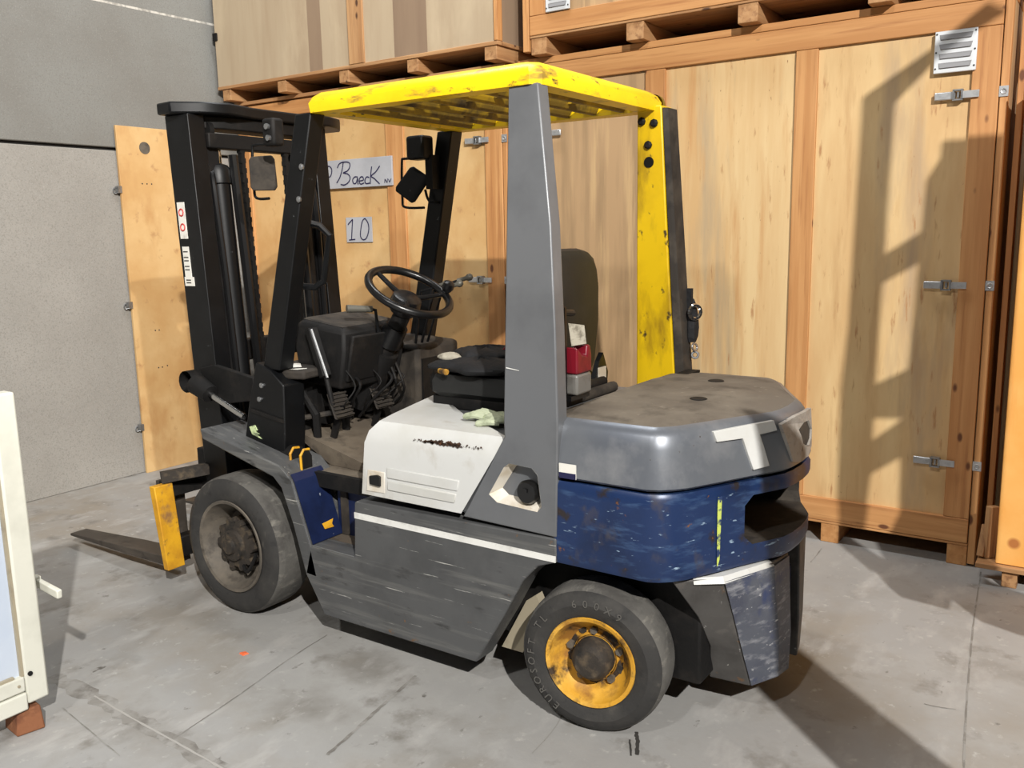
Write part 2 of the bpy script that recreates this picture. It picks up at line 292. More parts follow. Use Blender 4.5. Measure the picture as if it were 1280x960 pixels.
# tyres, rims
def wheel(name, cx, y0, cz, R, width, rin, ang, rim, front, mir):
    g = G().lathe([(rin-.01, .03), (rin, .012), (rin+.02, .004), ((R+rin)/2, -.004), (R-.035, .002), (R-.014, .012), (R-.006, .026), (R-.006, width-.026), (R-.014, width-.01), (R-.06, width), (rin, width-.01), (rin-.01, width-.03)], (cx, y0, cz), n=56)
    k = G(); d = .11 if front else .07; tdr = G().lathe([(R-.016, .012), (R-.004, .026), (R, .05), (R, width-.05), (R-.004, width-.026), (R-.016, width-.012)], (cx, y0, cz), n=56)
    prof = [(rin+.006, .006), (rin+.004, .0), (rin-.008, .004), (rin-.014, .02), (rin-.03, .05), (rin-.055, d), (.09 if front else .075, d+.005), (.085 if front else .07, d-.012), (.0, d-.012)]
    k.lathe(prof, (cx, y0, cz), n=48); k.lathe([(rin-.01, .03), (rin-.02, width-.02)], (cx, y0, cz), n=32)
    h = G(); nuts = []; d0 = d; d = .06 if front else .045
    if front:
        h.lathe([(.085, d0), (.098, d-.01), (.098, d-.03), (.07, d-.035), (.065, d-.05), (.035, d-.055), (.03, d-.07), (.0, d-.07)], (cx, y0, cz), n=32)
        for i in range(10):
            a = i*math.pi/5; h.lathe([(.018, d0), (.018, d-.032), (.0, d-.032)], (cx+.098*math.cos(a), y0, cz+.098*math.sin(a)), n=8)
        for i in range(8):
            a = i*math.pi/4+.2; nuts.append(G().lathe([(.009, d-.03), (.009, d-.052), (.0, d-.052)], (cx+.052*math.cos(a), y0, cz+.052*math.sin(a)), n=6))
    else:
        h.lathe([(.068, d0), (.066, d-.028), (.055, d-.045), (.045, d-.055), (.02, d-.058), (.0, d-.058)], (cx, y0, cz), n=32)
        for i in range(5):
            a = i*2*math.pi/5+.35; nuts.append(G().lathe([(.013, d0), (.013, d0-.02), (.0, d0-.02)], (cx+.088*math.cos(a), y0, cz+.088*math.sin(a)), n=6))
            b = a+.5; h.lathe([(.015, d0-.003), (.013, d0-.006), (.0, d0-.004)], (cx+.091*math.cos(b), y0, cz+.091*math.sin(b)), n=10)
    rd = None if front else G().lathe([(.074, d0-.016), (.080, d0-.003), (.104, d0-.0015)], (cx, y0, cz), n=40)
    for q in (g, k, h, tdr, *nuts, *([rd] if rd else [])):
        q.rotz(ang, (cx, y0, cz))
        if mir: q.mirror_y()
    t = obj(name, g, 'rubber', FK, 0, True); obj('tread', tdr, 'tread_rubber', t, 0, True); rm = obj('rim', k, rim, t, 0, True); rd and obj('rim_disc', rd, 'rim_mix', t, 0, True); obj('hub', h, 'hub_grime', t, 0, True); [obj('wheel_nut', q, 'hub_grime' if front else 'rim_grey', t) for q in nuts]
    return t
dw = wheel('drive_wheel', -3.04, 2.272, .302, .302, .21, .196, 0, 'rim_grey', True, False)
wheel('drive_wheel', -3.04, 2.272, .302, .302, .21, .196, 0, 'rim_grey', True, True)
SA = math.radians(9)
sw_ = wheel('steer_wheel', -1.293, 2.282, .244, .244, .17, .146, SA, 'rim_yellow', False, False)
wheel('steer_wheel', -1.293, 2.33, .244, .244, .17, .146, -SA, 'rim_yellow', False, True)
obj('valve_lever', G().tube(smoothline([(-2.99,2.30,.22),(-2.95,2.285,.205),(-2.925,2.29,.235),(-2.90,2.30,.29)], 4), .008, 6), 'black_grimy', dw)
def arc_text(s, size, R, a0, step, c, y, ang):
    g = G()
    for i, ch in enumerate(s):
        if ch == ' ': continue
        v, f = text_geo(ch, size); a = math.radians(a0 - i*step); ox, oz = R*math.cos(a), R*math.sin(a)
        th = a-math.pi/2; q = [(c[0]+ox+p.x*math.cos(th)-p.y*math.sin(th), y, c[2]+oz+p.x*math.sin(th)+p.y*math.cos(th)) for p in v]
        g.add(q, f)
    return g.rotz(ang, c)
cs = (-1.293, 2.282, .244)
obj('tyre_lettering', arc_text('EUROSOFT TL', .036, .188, 236, 9.6, cs, 2.2765, SA), 'rubber_letter', sw_)
obj('tyre_lettering', arc_text('600X9', .036, .188, 104, 11, cs, 2.2765, SA), 'rubber_letter', sw_)
# white cover over the engine side
A = [(-2.250,2.28,.658),(-2.232,2.28,.80),(-2.225,2.28,.855),(-2.205,2.286,.90),(-2.175,2.312,.935),(-2.19,2.40,.943),(-2.235,2.58,.947),(-2.275,2.74,.95)]
B = [(-1.788,2.28,.658),(-1.70,2.28,.79),(-1.655,2.28,.858),(-1.626,2.286,.905),(-1.605,2.312,.938),(-1.72,2.38,.943),(-1.93,2.50,.947),(-2.205,2.72,.95)]
g = G(); rings = []
for i in range(7): t = i/6; rings.append([Vector(a).lerp(Vector(b), t) for a, b in zip(A, B)])
g.loft(rings, False, False)
bot = [(-2.250,2.28,.658),(-2.285,2.74,.658)]
g.add([*A, (-2.29,2.74,.658)], [tuple(range(9))])
g.add([A[7], B[7], (B[7][0], B[7][1], .90), (A[7][0]+.0, A[7][1], .90)], [(0,1,2,3)])
wc = obj('side_cover', g, 'white_paint', FK, 0, True)
for z0, z1, xa, xb in ((.735, .775, -2.12, -1.80), (.69, .725, -2.12, -1.815)):
    obj('pressed_rib', G().prism_y([(xa, z0), (xb, z0), (xb+.01, z1), (xa, z1)], 2.276, 2.284), 'white_paint', wc, .004)
obj('latch_pad', G().prism_y([(-2.225,.672),(-2.135,.675),(-2.13,.755),(-2.215,.755)], 2.2775, 2.284), 'white_dirty', wc, .003)
obj('cover_latch', G().prism_y([(-2.20,.703),(-2.15,.700),(-2.148,.738),(-2.165,.742),(-2.20,.735)], 2.268, 2.280), 'plastic_black', wc, .003)
rf = G()
for i in range(60):
    x = -1.985+.30*i/60+random.uniform(-.004,.004); z = .8935+.0036*i/60+random.uniform(-.004, .006); r = random.uniform(.002, .0055)*(1.4 if 8 < i < 42 else .55)
    rf.add([(x-r*1.8, 2.2815, z), (x, 2.2815, z-r), (x+r*1.6, 2.2815, z+r*.2), (x+.2*r, 2.2835, z+r)], [(0,1,2,3)])
rf.shift((0, -.0022, 0)); obj('rust_patch', rf, 'rust_flake', wc)
# engine hood behind / below the seat
obj('engine_hood', G().loft([[(-2.24,2.56,.645),(-1.80,2.31,.645),(-1.44,2.31,.645),(-1.44,3.39,.645),(-2.2,3.39,.645)],[(-2.24,2.60,.93),(-1.64,2.33,.935),(-1.44,2.33,.935),(-1.44,3.37,.935),(-2.2,3.37,.93)]]), 'grey_paint', FK, .012)
# rear-left pillar with the fuel filler recess
outer = [(-1.782,.648),(-1.409,.641),(-1.404,.80),(-1.398,1.0),(-1.425,1.30),(-1.46,1.62),(-1.532,2.056),(-1.642,2.056),(-1.622,1.5),(-1.603,1.0),(-1.601,.95)]
def yp(z): return 2.28 if z < 1.0 else 2.28+.125*(z-1.0)/1.07
inner = [(-1.585,.861),(-1.497,.857),(-1.476,.838),(-1.462,.735),(-1.478,.715),(-1.635,.722),(-1.668,.745),(-1.606,.845)]
bm = bmesh.new()
ov = [bm.verts.new((x, yp(z), z)) for x, z in outer]; iv = [bm.verts.new((x, yp(z), z)) for x, z in inner]
es = [bm.edges.new((l[i], l[(i+1) % len(l)])) for l in (ov, iv) for i in range(len(l))]
bmesh.ops.triangle_fill(bm, use_beauty=True, edges=es)
g = G(); bm.verts.index_update(); g.add([v.co.copy() for v in bm.verts], [tuple(v.index for v in f.verts) for f in bm.faces]); bm.free()
n = len(outer)
for i in range(n):
    j = (i+1) % n; a, b = outer[i], outer[j]; da = .06
    g.add([(a[0], yp(a[1]), a[1]), (b[0], yp(b[1]), b[1]), (b[0], yp(b[1])+da, b[1]), (a[0], yp(a[1])+da, a[1])], [(0,1,2,3)])
g.add([(x, yp(z)+.06, z) for x, z in outer], [tuple(range(n))])
pl = obj('rear_pillar', g, 'grey_paint', FK, .005)
rc = G(); n = len(inner); ce = (-1.56, .79)
back = [((x-ce[0])*.72+ce[0]+.012, (z-ce[1])*.72+ce[1]+.012) for x, z in inner]
rc.loft([[(x, 2.2795, z) for x, z in inner], [(x, 2.335, z) for x, z in back]], True, False)
rc.add([(x, 2.335, z) for x, z in back], [tuple(range(n))])
fr = obj('fuel_recess', rc, 'white_dirty', pl)
cp = G().lathe([(.018, .04), (.03, .012), (.038, .008), (.040, -.012), (.034, -.022), (.0, -.022)], (-1.520, 2.30, .772), n=24).box(-1.528, -1.514, 2.274, 2.279, .774, .786)
obj('fuel_cap', cp, 'plastic_black', pl, 0, True)
obj('scratch', G().add([(-1.60,2.2785,1.17),(-1.55,2.2785,1.165),(-1.55,2.2785,1.167),(-1.60,2.2785,1.174)], [(0,1,2,3)]).shift((0,.018,0)), 'white_stripe', pl)
# rear-right pillar (yellow)
outy = [(-1.645,.95),(-1.470,.95),(-1.472,1.0),(-1.482,1.30),(-1.492,1.62),(-1.502,2.07),(-1.604,2.07),(-1.626,1.5),(-1.643,1.0)]
g = G().loft([[(x, 3.42-.085*(z-.95)/1.12-.10, z) for x, z in outy], [(x, 3.42-.085*(z-.95)/1.12, z) for x, z in outy]])
py = obj('rear_pillar', g, 'yellow_paint', FK, .005)
for x, z, r, m in ((-1.585, 2.015, .016, 'black_grimy'), (-1.533, 2.005, .016, 'black_grimy'), (-1.560, 1.925, .016, 'black_grimy'), (-1.560, 1.860, .021, 'plastic_black')):
    yy = 3.32-.085*(z-.95)/1.12; obj('bolt' if r < .02 else 'hole_plug', G().lathe([(r, .004), (r, -.008 if r < .02 else -.002), (r*.6, -.014 if r < .02 else -.002), (0, -.014 if r < .02 else -.002)], (x, yy, z), n=8 if r < .02 else 20), m, py)
obj('pillar_edge', G().loft([[(-1.50, 3.24, 2.06), (-1.482, 3.25, 2.06), (-1.482, 3.335, 2.06), (-1.50, 3.335, 2.06)], [(-1.470, 3.325, .98), (-1.435, 3.335, .98), (-1.435, 3.42, .98), (-1.470, 3.42, .98)]]).shift((.001, .0, 0)), 'dusty_black', py)
# counterweight
half = [(-1.42,2.285),(-1.10,2.285),(-1.06,2.302),(-1.03,2.328),(-1.0,2.365),(-.95,2.461),(-.898,2.565),(-.882,2.595),(-.84,2.675),(-.82,2.715),(-.809,2.775),(-.805,2.85)]
path = half + [(x, 5.70-y) for x, y in half[-2::-1]]
def normals(pp):
    out = []
    for i in range(len(pp)):
        a = Vector(pp[max(i-1, 0)]); b = Vector(pp[min(i+1, len(pp)-1)]); d = (b-a).normalized(); out.append(Vector((d.y, -d.x)))
    return out
NRM = normals(path)
def inset(d): return [(Vector(p)-n*d) for p, n in zip(path, NRM)]
def ring(z, d): return [(q.x, q.y, z) for q in inset(d)]
zs = [(.55,.02),(.556,.006),(.57,.0),(.622,.0),(.652,.0),(.752,.0),(.782,.0),(.815,.0),(.828,.008)]
rings = [ring(z, d) for z, d in zs]; m = len(path); i0, i1 = 6, len(path)-1-6
g = G(); v = [p for r in rings for p in r]; f = []
for i in range(len(rings)-1):
    for j in range(m-1):
        q = (i*m+j, i*m+j+1, (i+1)*m+j+1, (i+1)*m+j)
        if 3 <= i <= 5 and i0 <= j < i1:
            c = None
            if i == 3 and j == i0: c = (q[0], q[1], q[3])
            if i == 3 and j == i1-1: c = (q[0], q[1], q[2])
            if i == 5 and j == i0: c = (q[0], q[2], q[3])
            if i == 5 and j == i1-1: c = (q[1], q[2], q[3])
            if c: f.append(c)
            continue
        f.append(q)
f.append(tuple(range(m))[::-1]); f.append(tuple(range((len(rings)-1)*m, len(rings)*m)))
f.append(tuple(i*m for i in range(len(rings)))+tuple(i*m+m-1 for i in range(len(rings)-1, -1, -1)))
g.add(v, f); cw = obj('counterweight', g, 'blue_paint', FK, 0, True)
lp = [(3, j) for j in range(i0+1, i1)] + [(4, i1), (5, i1)] + [(6, j) for j in range(i1-1, i0, -1)] + [(5, i0), (4, i0)]
L0 = [Vector(rings[a][b]) for a, b in lp]; L1 = [p.lerp(Vector((-1.09, YC+(p.y-YC)*.85, p.z)), 1.0) for p in L0]
pg = G().loft([L0, L1], True, False).add(L1, [tuple(range(len(L1)))])
obj('tow_pocket', pg, 'dusty_black', cw)
# counterweight top hood
hz = [(.836,.012),(.845,.0),(.90,.006),(.96,.016),(.995,.026),(1.012,.038),(1.022,.058)]
g = G(); rr = [ring(z, d) for z, d in hz]; g.loft(rr, False, False)
g.add([p for r in rr for p in (r[0], r[-1])], [(2*i, 2*i+1, 2*i+3, 2*i+2) for i in range(len(hz)-1)])
hd = obj('counterweight_hood', g, 'grey_hood', FK, 0, True)
tr = [ring(1.022, .058)]
tr.append([(p[0]-.06*(p[0]+1.42)/.6, YC+(p[1]-YC)*.8, 1.034) for p in tr[0]]); tr.append([(p[0]-.2*(p[0]+1.42)/.6, YC+(p[1]-YC)*.3, 1.045) for p in tr[0]])
g = G().loft(tr, False, False); g.add([p for r in tr for p in (r[0], r[-1])], [])
g.add(tr[2], [tuple(range(m))]); g.add([(-1.48,2.40,1.018),(-1.42,2.345,1.022),(-1.42,2.5,1.034),(-1.42,2.7,1.045),(-1.42,3.0,1.045),(-1.42,3.2,1.034),(-1.42,3.355,1.022),(-1.48,3.30,1.018)], [tuple(range(8))])
ht = obj('hood_top', g, 'hood_top_dirt', hd, 0, True)
for x, y in ((-1.12, 2.72), (-1.20, 3.08)): obj('finger_hole', G().lathe([(.03, .001), (.026, .003), (0, .003)], (x, y, 1.0425), (0, 0, 1), 20), 'black_grimy', hd)
obj('hood_hinge', G().box(-1.42, -1.37, 3.16, 3.34, 1.026, 1.036), 'black_grimy', hd)
def hoodpt(s, z, off):                                   # s: metres along the flat rear-left facet from (-1.0, 2.365)
    base = Vector((-1.0, 2.365)); u = Vector((.454, .891)); nn = Vector((.891, -.454))
    d = 0 if z < .845 else (.006*(z-.845)/.055 if z < .90 else (.006+.010*(z-.90)/.06 if z < .96 else .016+.010*(z-.96)/.035))
    q = base+u*s+nn*(off-d); return (q.x, q.y, z)
def facet(poly, off):
    a = [hoodpt(s, z, off) for s, z in poly]; b = [hoodpt(s, z, -.004) for s, z in poly]; return G().loft([b, a])
T = [(.108,.998),(.355,1.003),(.361,.972),(.288,.968),(.299,.93),(.316,.868),(.250,.864),(.232,.915),(.217,.965),(.115,.967)]
obj('emblem_letter', facet(T, .010), 'white_paint', hd, .0015)
# torn emblem plate on the rear face
def rearpt(y, z, off):
    pts = path; best = None
    for i in range(len(pts)-1):
        if pts[i][1] <= y <= pts[i+1][1]:
            t = (y-pts[i][1])/max(pts[i+1][1]-pts[i][1], 1e-6); x = pts[i][0]+(pts[i+1][0]-pts[i][0])*t; nn = NRM[i].lerp(NRM[i+1], t)
    d = .012 if z < .95 else .02
    return (x+nn.x*(off-d+.006), y+nn.y*(off-d+.006), z)
po = [(2.695,.99),(2.78,1.005),(2.87,1.003),(2.98,.995),(3.0,.92),(2.995,.86),(2.90,.848),(2.80,.850),(2.75,.862),(2.72,.92)]
pi = [(2.805,.955),(2.85,.97),(2.92,.965),(2.945,.93),(2.94,.90),(2.90,.885),(2.86,.892),(2.83,.905),(2.82,.92),(2.81,.935)]
g = G()
for off0, off1, a, b in ((.010, .010, po, pi), (.010, -.004, po, po), (.010, -.002, pi, pi)):
    g.loft([[rearpt(y, z, off0) for y, z in a], [rearpt(y, z, off1) for y, z in b]], True, False)
obj('emblem_plate', g, 'plate_grey', hd)
obj('plate_gap', G().add([rearpt(y, z, .003) for y, z in pi], [tuple(range(len(pi)))]), 'dusty_black', hd)
stk = obj('sticker', G().box(-1.395, -1.335, 2.2795, 2.284, .842, .888), 'paper', hd)
obj('sticker_print', G().box(-1.395, -1.335, 2.2785, 2.2795, .842, .860), 'ink', hd)
# lobes under the counterweight
def lobe(dx=0):
    rg = [[(-1.05,2.36,.545),(-.925,2.468,.545),(-.838,2.672,.545),(-.825,2.79,.545),(-1.05,2.79,.545)],
          [(-1.005,2.46,.40),(-.912,2.52,.40),(-.834,2.69,.40),(-.82,2.795,.40),(-1.01,2.795,.40)],
          [(-1.0,2.55,.27),(-.90,2.57,.27),(-.828,2.71,.27),(-.815,2.80,.27),(-1.0,2.80,.27)],
          [(-1.02,2.605,.13),(-.884,2.618,.13),(-.832,2.72,.13),(-.818,2.80,.13),(-1.02,2.80,.13)]]
    return G().loft(rg)
la, lb = both('counterweight_foot', lobe(), 'lobe_grey', FK, .006)
fcs = [[(-.924,2.466,.535),(-.838,2.671,.535),(-.826,2.786,.535)],[(-.911,2.519,.40),(-.833,2.692,.40),(-.820,2.791,.40)],[(-.899,2.569,.27),(-.827,2.712,.27),(-.815,2.796,.27)],[(-.883,2.617,.135),(-.831,2.722,.135),(-.818,2.796,.135)]]
g = G().loft(fcs, False, False).shift((.0045, -.0022, 0))
obj('scuffed_face', g, 'blue_grey_scuffed', la)
obj('white_edge', G().loft([[(-.995,2.405,.530),(-.919,2.460,.530),(-.832,2.676,.530),(-.86,2.68,.530),(-.97,2.45,.530)],[(-1.0,2.41,.549),(-.928,2.470,.549),(-.845,2.668,.549),(-.86,2.68,.549),(-.97,2.45,.549)]]), 'white_paint', la)
obj('tow_block', G().box(-.95, -.845, 2.80, 2.90, .20, .47), 'blue_panel', FK, .01)
obj('paint_run', G().add([hoodpt(.11,.80,.0045),hoodpt(.127,.80,.0045),hoodpt(.125,.72,.0045),hoodpt(.122,.60,.0045),hoodpt(.112,.57,.0045),hoodpt(.110,.70,.0045)], [tuple(range(6))]), 'lettering_yellow', cw)
# overhead guard
x0, x1, y0, y1 = -2.56, -1.53, 2.395, 3.315
def railring(z, d): 
    return [(x0+d,y0+d+.03,z),(x0+d+.03,y0+d,z),(x1-d-.03,y0+d,z),(x1-d,y0+d+.03,z),(x1-d,y1-d-.03,z),(x1-d-.03,y1-d,z),(x0+d+.03,y1-d,z),(x0+d,y1-d-.03,z)]
g = G(); rg = [railring(2.052,.0), railring(2.085,-.004), railring(2.108,.008), railring(2.125,.03), railring(2.118,.075), railring(2.062,.08), railring(2.052,.075)]
g.loft(rg+[rg[0]], True, False)
gf = obj('guard_frame', g, 'yellow_guard', FK, 0, True)
src = None
for i in range(7):
    x = x0+.14+i*(x1-x0-.28)/6
    if src is None: src = obj('guard_bar', G().prism_y([(x-.008,2.056),(x+.008,2.056),(x+.034,2.108),(x+.034,2.114),(x-.034,2.114),(x-.034,2.108)], y0+.075, y1-.075), 'yellow_grime', gf)
    else: share(src, (x, (y0+y1)/2, 2.085), gf)
for y in (2.70, 3.01): obj('guard_rib', G().box(x0+.07, x1-.07, y-.012, y+.012, 2.075, 2.10), 'yellow_grime', gf)
obj('corner_cap', G().lathe([(.045,.0),(.045,.02),(.03,.028),(0,.028)], (x1-.04, y1-.012, 2.078), n=20), 'yellow_grime', gf, 0, True)
# front pillars
pa = [(-2.62,2.055),(-2.535,2.055),(-2.80,1.06),(-2.90,1.06)]
g = G().loft([[(x, 2.40, z) for x, z in pa], [(x, 2.475, z) for x, z in pa]]); fp = obj('front_pillar', g, 'black_paint', FK, .006)
gp = [(-2.925,1.09),(-2.84,1.06),(-2.765,1.005),(-2.775,.80),(-2.785,.70),(-3.03,.745),(-2.99,.90)]
gs = obj('pillar_gusset', G().prism_y(gp, 2.385, 2.50), 'black_paint', FK, .006)
for x, z in ((-2.895, .995), (-2.915, .935)): obj('bolt', G().lathe([(.011,.0),(.011,-.006),(.006,-.008),(0,-.008)], (x, 2.385, z), n=8), 'steel', gs)
obj('gusset_band', G().prism_y([(-2.972,.892),(-2.775,.862),(-2.775,.848),(-2.976,.876)], 2.379, 2.386), 'black_grimy', gs)
obj('green_sticker', G().prism_y([(-2.99,.81),(-2.955,.822),(-2.94,.80),(-2.955,.795),(-2.93,.785),(-2.945,.78),(-2.915,.765),(-2.975,.78)], 2.381, 2.386), 'green_tape', gs)
obj('grab_handle', G().tube([(-2.70,2.50,1.655),(-2.655,2.53,1.64),(-2.615,2.54,1.60),(-2.66,2.54,1.42),(-2.70,2.53,1.395),(-2.765,2.50,1.40)], .014, 8), 'black_paint', fp, 0, True)
for x, z in ((-2.605, 1.86), (-2.63, 1.74)): obj('bolt', G().lathe([(.012,.0),(.012,-.006),(.006,-.009),(0,-.009)], (x+.01, 2.398, z), n=8), 'steel', fp)
pr = [(-2.60,2.055),(-2.515,2.055),(-2.655,1.38),(-2.76,.90),(-2.86,.90),(-2.75,1.38)]
fq = obj('front_pillar', G().loft([[(x, 3.225, z) for x, z in pr], [(x, 3.305, z) for x, z in pr]]), 'black_paint', FK, .006)
obj('pillar_gusset', G().prism_y(gp, 3.20, 3.315), 'black_paint', FK, .006)
# mast
TLT = lambda z: -.055*(z-1.0)
def chan(name, xa, xb, ya, yb, z0, z1, m='black_paint'):
    return G().loft([[(xa+TLT(z), ya, z), (xb+TLT(z), ya, z), (xb+TLT(z), yb, z), (xb-.028+TLT(z), yb, z), (xb-.028+TLT(z), ya+.028, z), (xa+.028+TLT(z), ya+.028, z), (xa+.028+TLT(z), yb, z), (xa+TLT(z), yb, z)] for z in (z0, z1)])
ma, mb = both('mast_channel', chan('c', -3.475, -3.315, 2.48, 2.565, .10, 2.135), 'black_paint', FK, .004, False, 2.885)
both('inner_channel', chan('c', -3.455, -3.335, 2.575, 2.64, .12, 2.02), 'black_grimy', FK, .003, False, 2.885)
ch = [(-3.50,2.43),(-3.40,2.425),(-3.31,2.50),(-3.26,2.60),(-3.30,2.74),(-3.30,2.96),(-3.26,3.10),(-3.31,3.20),(-3.40,3.275),(-3.50,3.27),(-3.53,3.1),(-3.53,2.6)]
obj('crosshead', G().prism_z([(x-.035, 2.435+(y-2.425)*1.2) for x, y in ch], 2.135, 2.185), 'black_paint', FK, .008)
obj('crosshead_web', G().prism_z([(-3.50,2.58),(-3.40,2.58),(-3.36,2.66),(-3.36,3.10),(-3.40,3.18),(-3.50,3.18)], 2.08, 2.135), 'black_grimy', FK, .006)
obj('cross_member', G().box(-3.43, -3.36, 2.57, 3.20, 1.995, 2.06), 'black_grimy', FK, .006)
obj('cross_member', G().box(-3.49, -3.42, 2.50, 3.20, 1.02, 1.12), 'black_grimy', FK, .006)
obj('cross_member', G().box(-3.44, -3.36, 2.50, 3.20, .26, .42), 'black_grimy', FK, .006)
for s in (1, -1):
    g = G().lathe([(.048, .0), (.048, 1.54), (.056, 1.545), (.056, 1.60), (.044, 1.625), (.018, 1.635), (0, 1.635)], (-3.325, 2.648, .30), (-.055, 0, 1), 20)
    r = G().tube([(-3.325-.055*1.55, 2.648, 1.85), (-3.325-.055*1.72, 2.648, 2.02)], .02, 12)
    hs = G().tube(smoothline([(-3.40, 2.60, 1.90), (-3.37, 2.585, 1.80), (-3.34, 2.592, 1.4), (-3.31, 2.60, .8), (-3.29, 2.62, .5)], 5), .015, 8); hs2 = G().tube(smoothline([(-3.37, 2.70, 1.97), (-3.33, 2.705, 1.4), (-3.30, 2.71, .9), (-3.28, 2.70, .5)], 5), .022, 8)
    pu = G().lathe([(.0,-.012),(.05,-.012),(.05,.012),(0,.012)], (-3.42, 2.60, 2.07), (0, 1, 0), 18)
    cb = G()
    for i in range(70):
        z = .45+i*.0222; xx = -3.345+TLT(z)+.02; yy = 2.755
        wq = .013 if i % 2 else .009; cb.box(xx-.013, xx+.013, yy-wq, yy+wq, z, z+.0222)
    tc = G().tube([(-3.40, 2.43, .955), (-3.30, 2.43, .915)], [.048, .04], 14).lathe([(.05,-.03),(.05,.03),(0,.03)], (-3.43, 2.43, .965), (0, 1, 0), 16)
    trd = G().tube([(-3.31, 2.43, .92), (-3.08, 2.43, .835)], .014, 10)
    mt = G().prism_y([(-3.42,1.02),(-3.32,1.04),(-3.06,1.0),(-3.06,.90),(-3.30,.86),(-3.42,.90)], 2.475, 2.50)
    if s < 0:
        for q in (g, r, hs, hs2, pu, cb, tc, trd, mt): q.mirror_y(2.885)
    cy = obj('lift_cylinder', g, 'black_paint', FK, 0, True); obj('piston_rod', r, 'chrome', cy, 0, True); obj('hose', hs, 'plastic_black', cy, 0, True); obj('hose', hs2, 'plastic_black', cy, 0, True)
    obj('pulley', pu, 'black_grimy', FK, 0, True); obj('lift_chain', cb, 'black_grimy', FK)
    t_ = obj('tilt_cylinder', tc, 'black_grimy', FK, 0, True); obj('piston_rod', trd, 'chrome', t_, 0, True); obj('mast_bracket', mt, 'black_grimy', FK, .004)
for z0, z1, ya, dx in ((1.60, 1.76, 0, 0),):
    s1 = obj('warning_sticker', G().loft([[(-3.455+TLT(z), 2.4765, z), (-3.405+TLT(z), 2.4765, z), (-3.405+TLT(z), 2.480, z), (-3.455+TLT(z), 2.480, z)] for z in (z0, z1)]), 'paper', ma)
    g = G()
    for zc in (1.715, 1.65): g.torus((-3.43+TLT(zc), 2.476, zc), (0, 1, 0), .015, .0035, 16, 4)
    obj('sticker_print', g, 'sticker_red', ma)
obj('warning_sticker', G().loft([[(-3.452+TLT(z), 2.4765, z), (-3.408+TLT(z), 2.4765, z), (-3.408+TLT(z), 2.480, z), (-3.452+TLT(z), 2.480, z)] for z in (1.43, 1.565)]), 'paper', ma)
obj('warning_sticker', G().loft([[(-3.46+TLT(z), 2.4765, z), (-3.395+TLT(z), 2.4765, z), (-3.395+TLT(z), 2.480, z), (-3.46+TLT(z), 2.480, z)] for z in (1.39, 1.43)]), 'paper', ma)
g = G()
for z in (1.402, 1.414, 1.46, 1.475, 1.50, 1.515, 1.54): g.box(-3.448+TLT(z), -3.415+TLT(z), 2.4755, 2.4765, z, z+.005)
obj('sticker_print', g, 'print', ma)
# carriage and forks
both('carriage_plate', G().loft([[(-3.525,2.315,.10),(-3.49,2.315,.10),(-3.49,2.405,.10),(-3.525,2.405,.10)],[(-3.545,2.29,.50),(-3.505,2.29,.50),(-3.505,2.385,.50),(-3.545,2.385,.50)]]).shift((0,-.045,0)), 'yellow_rust', FK, .004)
for z0, z1 in ((.12, .22), (.42, .50)): obj('carriage_bar', G().box(-3.60, -3.54, 2.33, 3.37, z0, z1), 'black_grimy', FK, .006)
both('carriage_arm', G().box(-3.56, -3.42, 2.52, 2.56, .15, .62), 'black_grimy', FK, .005)
both('carriage_link', G().bar((-3.53, 2.30, .53), (-3.42, 2.52, .545), .035, .05), 'hub_grime', FK)
for ys in (2.405, 3.09):
    g = G().loft([[(-3.60,ys-.06,.075),(-3.60,ys+.06,.075),(-3.60,ys+.06,.12),(-3.60,ys-.06,.12)],[(-3.95,ys-.06,.068),(-3.95,ys+.06,.068),(-3.95,ys+.06,.105),(-3.95,ys-.06,.105)],[(-4.48,ys-.045,.062),(-4.48,ys+.045,.062),(-4.48,ys+.045,.075),(-4.48,ys-.045,.075)]]).box(-3.645, -3.60, ys-.06, ys+.06, .075, .49)
    obj('fork', g, 'fork_steel', FK, .003)
# cowl, dashboard, floor, pedals
obj('floor_plate', G().box(-3.0, -2.24, 2.42, 3.30, .62, .655), 'floor_mat', FK, .006)
obj('floor_edge', G().box(-2.80, -2.26, 2.40, 2.425, .60, .66), 'black_grimy', FK)
fs = obj('floor_board', G().loft([[(-2.66,2.52,.657),(-2.30,2.50,.657),(-2.30,3.2,.657),(-2.66,3.2,.657)],[(-2.90,2.52,.78),(-2.895,2.52,.79),(-2.895,3.2,.79),(-2.90,3.2,.78)]]), 'floor_mat', FK)
obj('cowl', G().box(-3.0, -2.84, 2.48, 3.24, .64, 1.03), 'black_grimy', FK, .01)
cl = obj('cowl_top', G().prism_z([(-3.0,2.46),(-2.80,2.43),(-2.72,2.46),(-2.74,2.62),(-3.0,2.70)], 1.02, 1.058), 'dusty_black', FK, .01)
obj('label_card', G().add([(-2.97,2.535,1.06),(-2.875,2.46,1.06),(-2.80,2.52,1.06),(-2.895,2.60,1.06)], [(0,1,2,3)]), 'paper', cl)
obj('label_card', G().add([(-2.80,2.452,1.06),(-2.76,2.462,1.06),(-2.745,2.50,1.06),(-2.76,2.51,1.06),(-2.79,2.48,1.06)], [(0,1,2,3,4)]), 'paper', cl)
ds = obj('dashboard', G().loft([[(-2.90,2.60,.98),(-2.66,2.60,.96),(-2.64,2.94,.96),(-2.90,2.94,.98)],[(-2.91,2.585,1.15),(-2.62,2.59,1.12),(-2.60,2.95,1.12),(-2.91,2.95,1.15)],[(-2.90,2.595,1.235),(-2.63,2.605,1.205),(-2.61,2.93,1.215),(-2.90,2.94,1.245)],[(-2.87,2.62,1.255),(-2.66,2.63,1.225),(-2.64,2.91,1.235),(-2.87,2.92,1.262)]]), 'black_grimy', FK, .012)
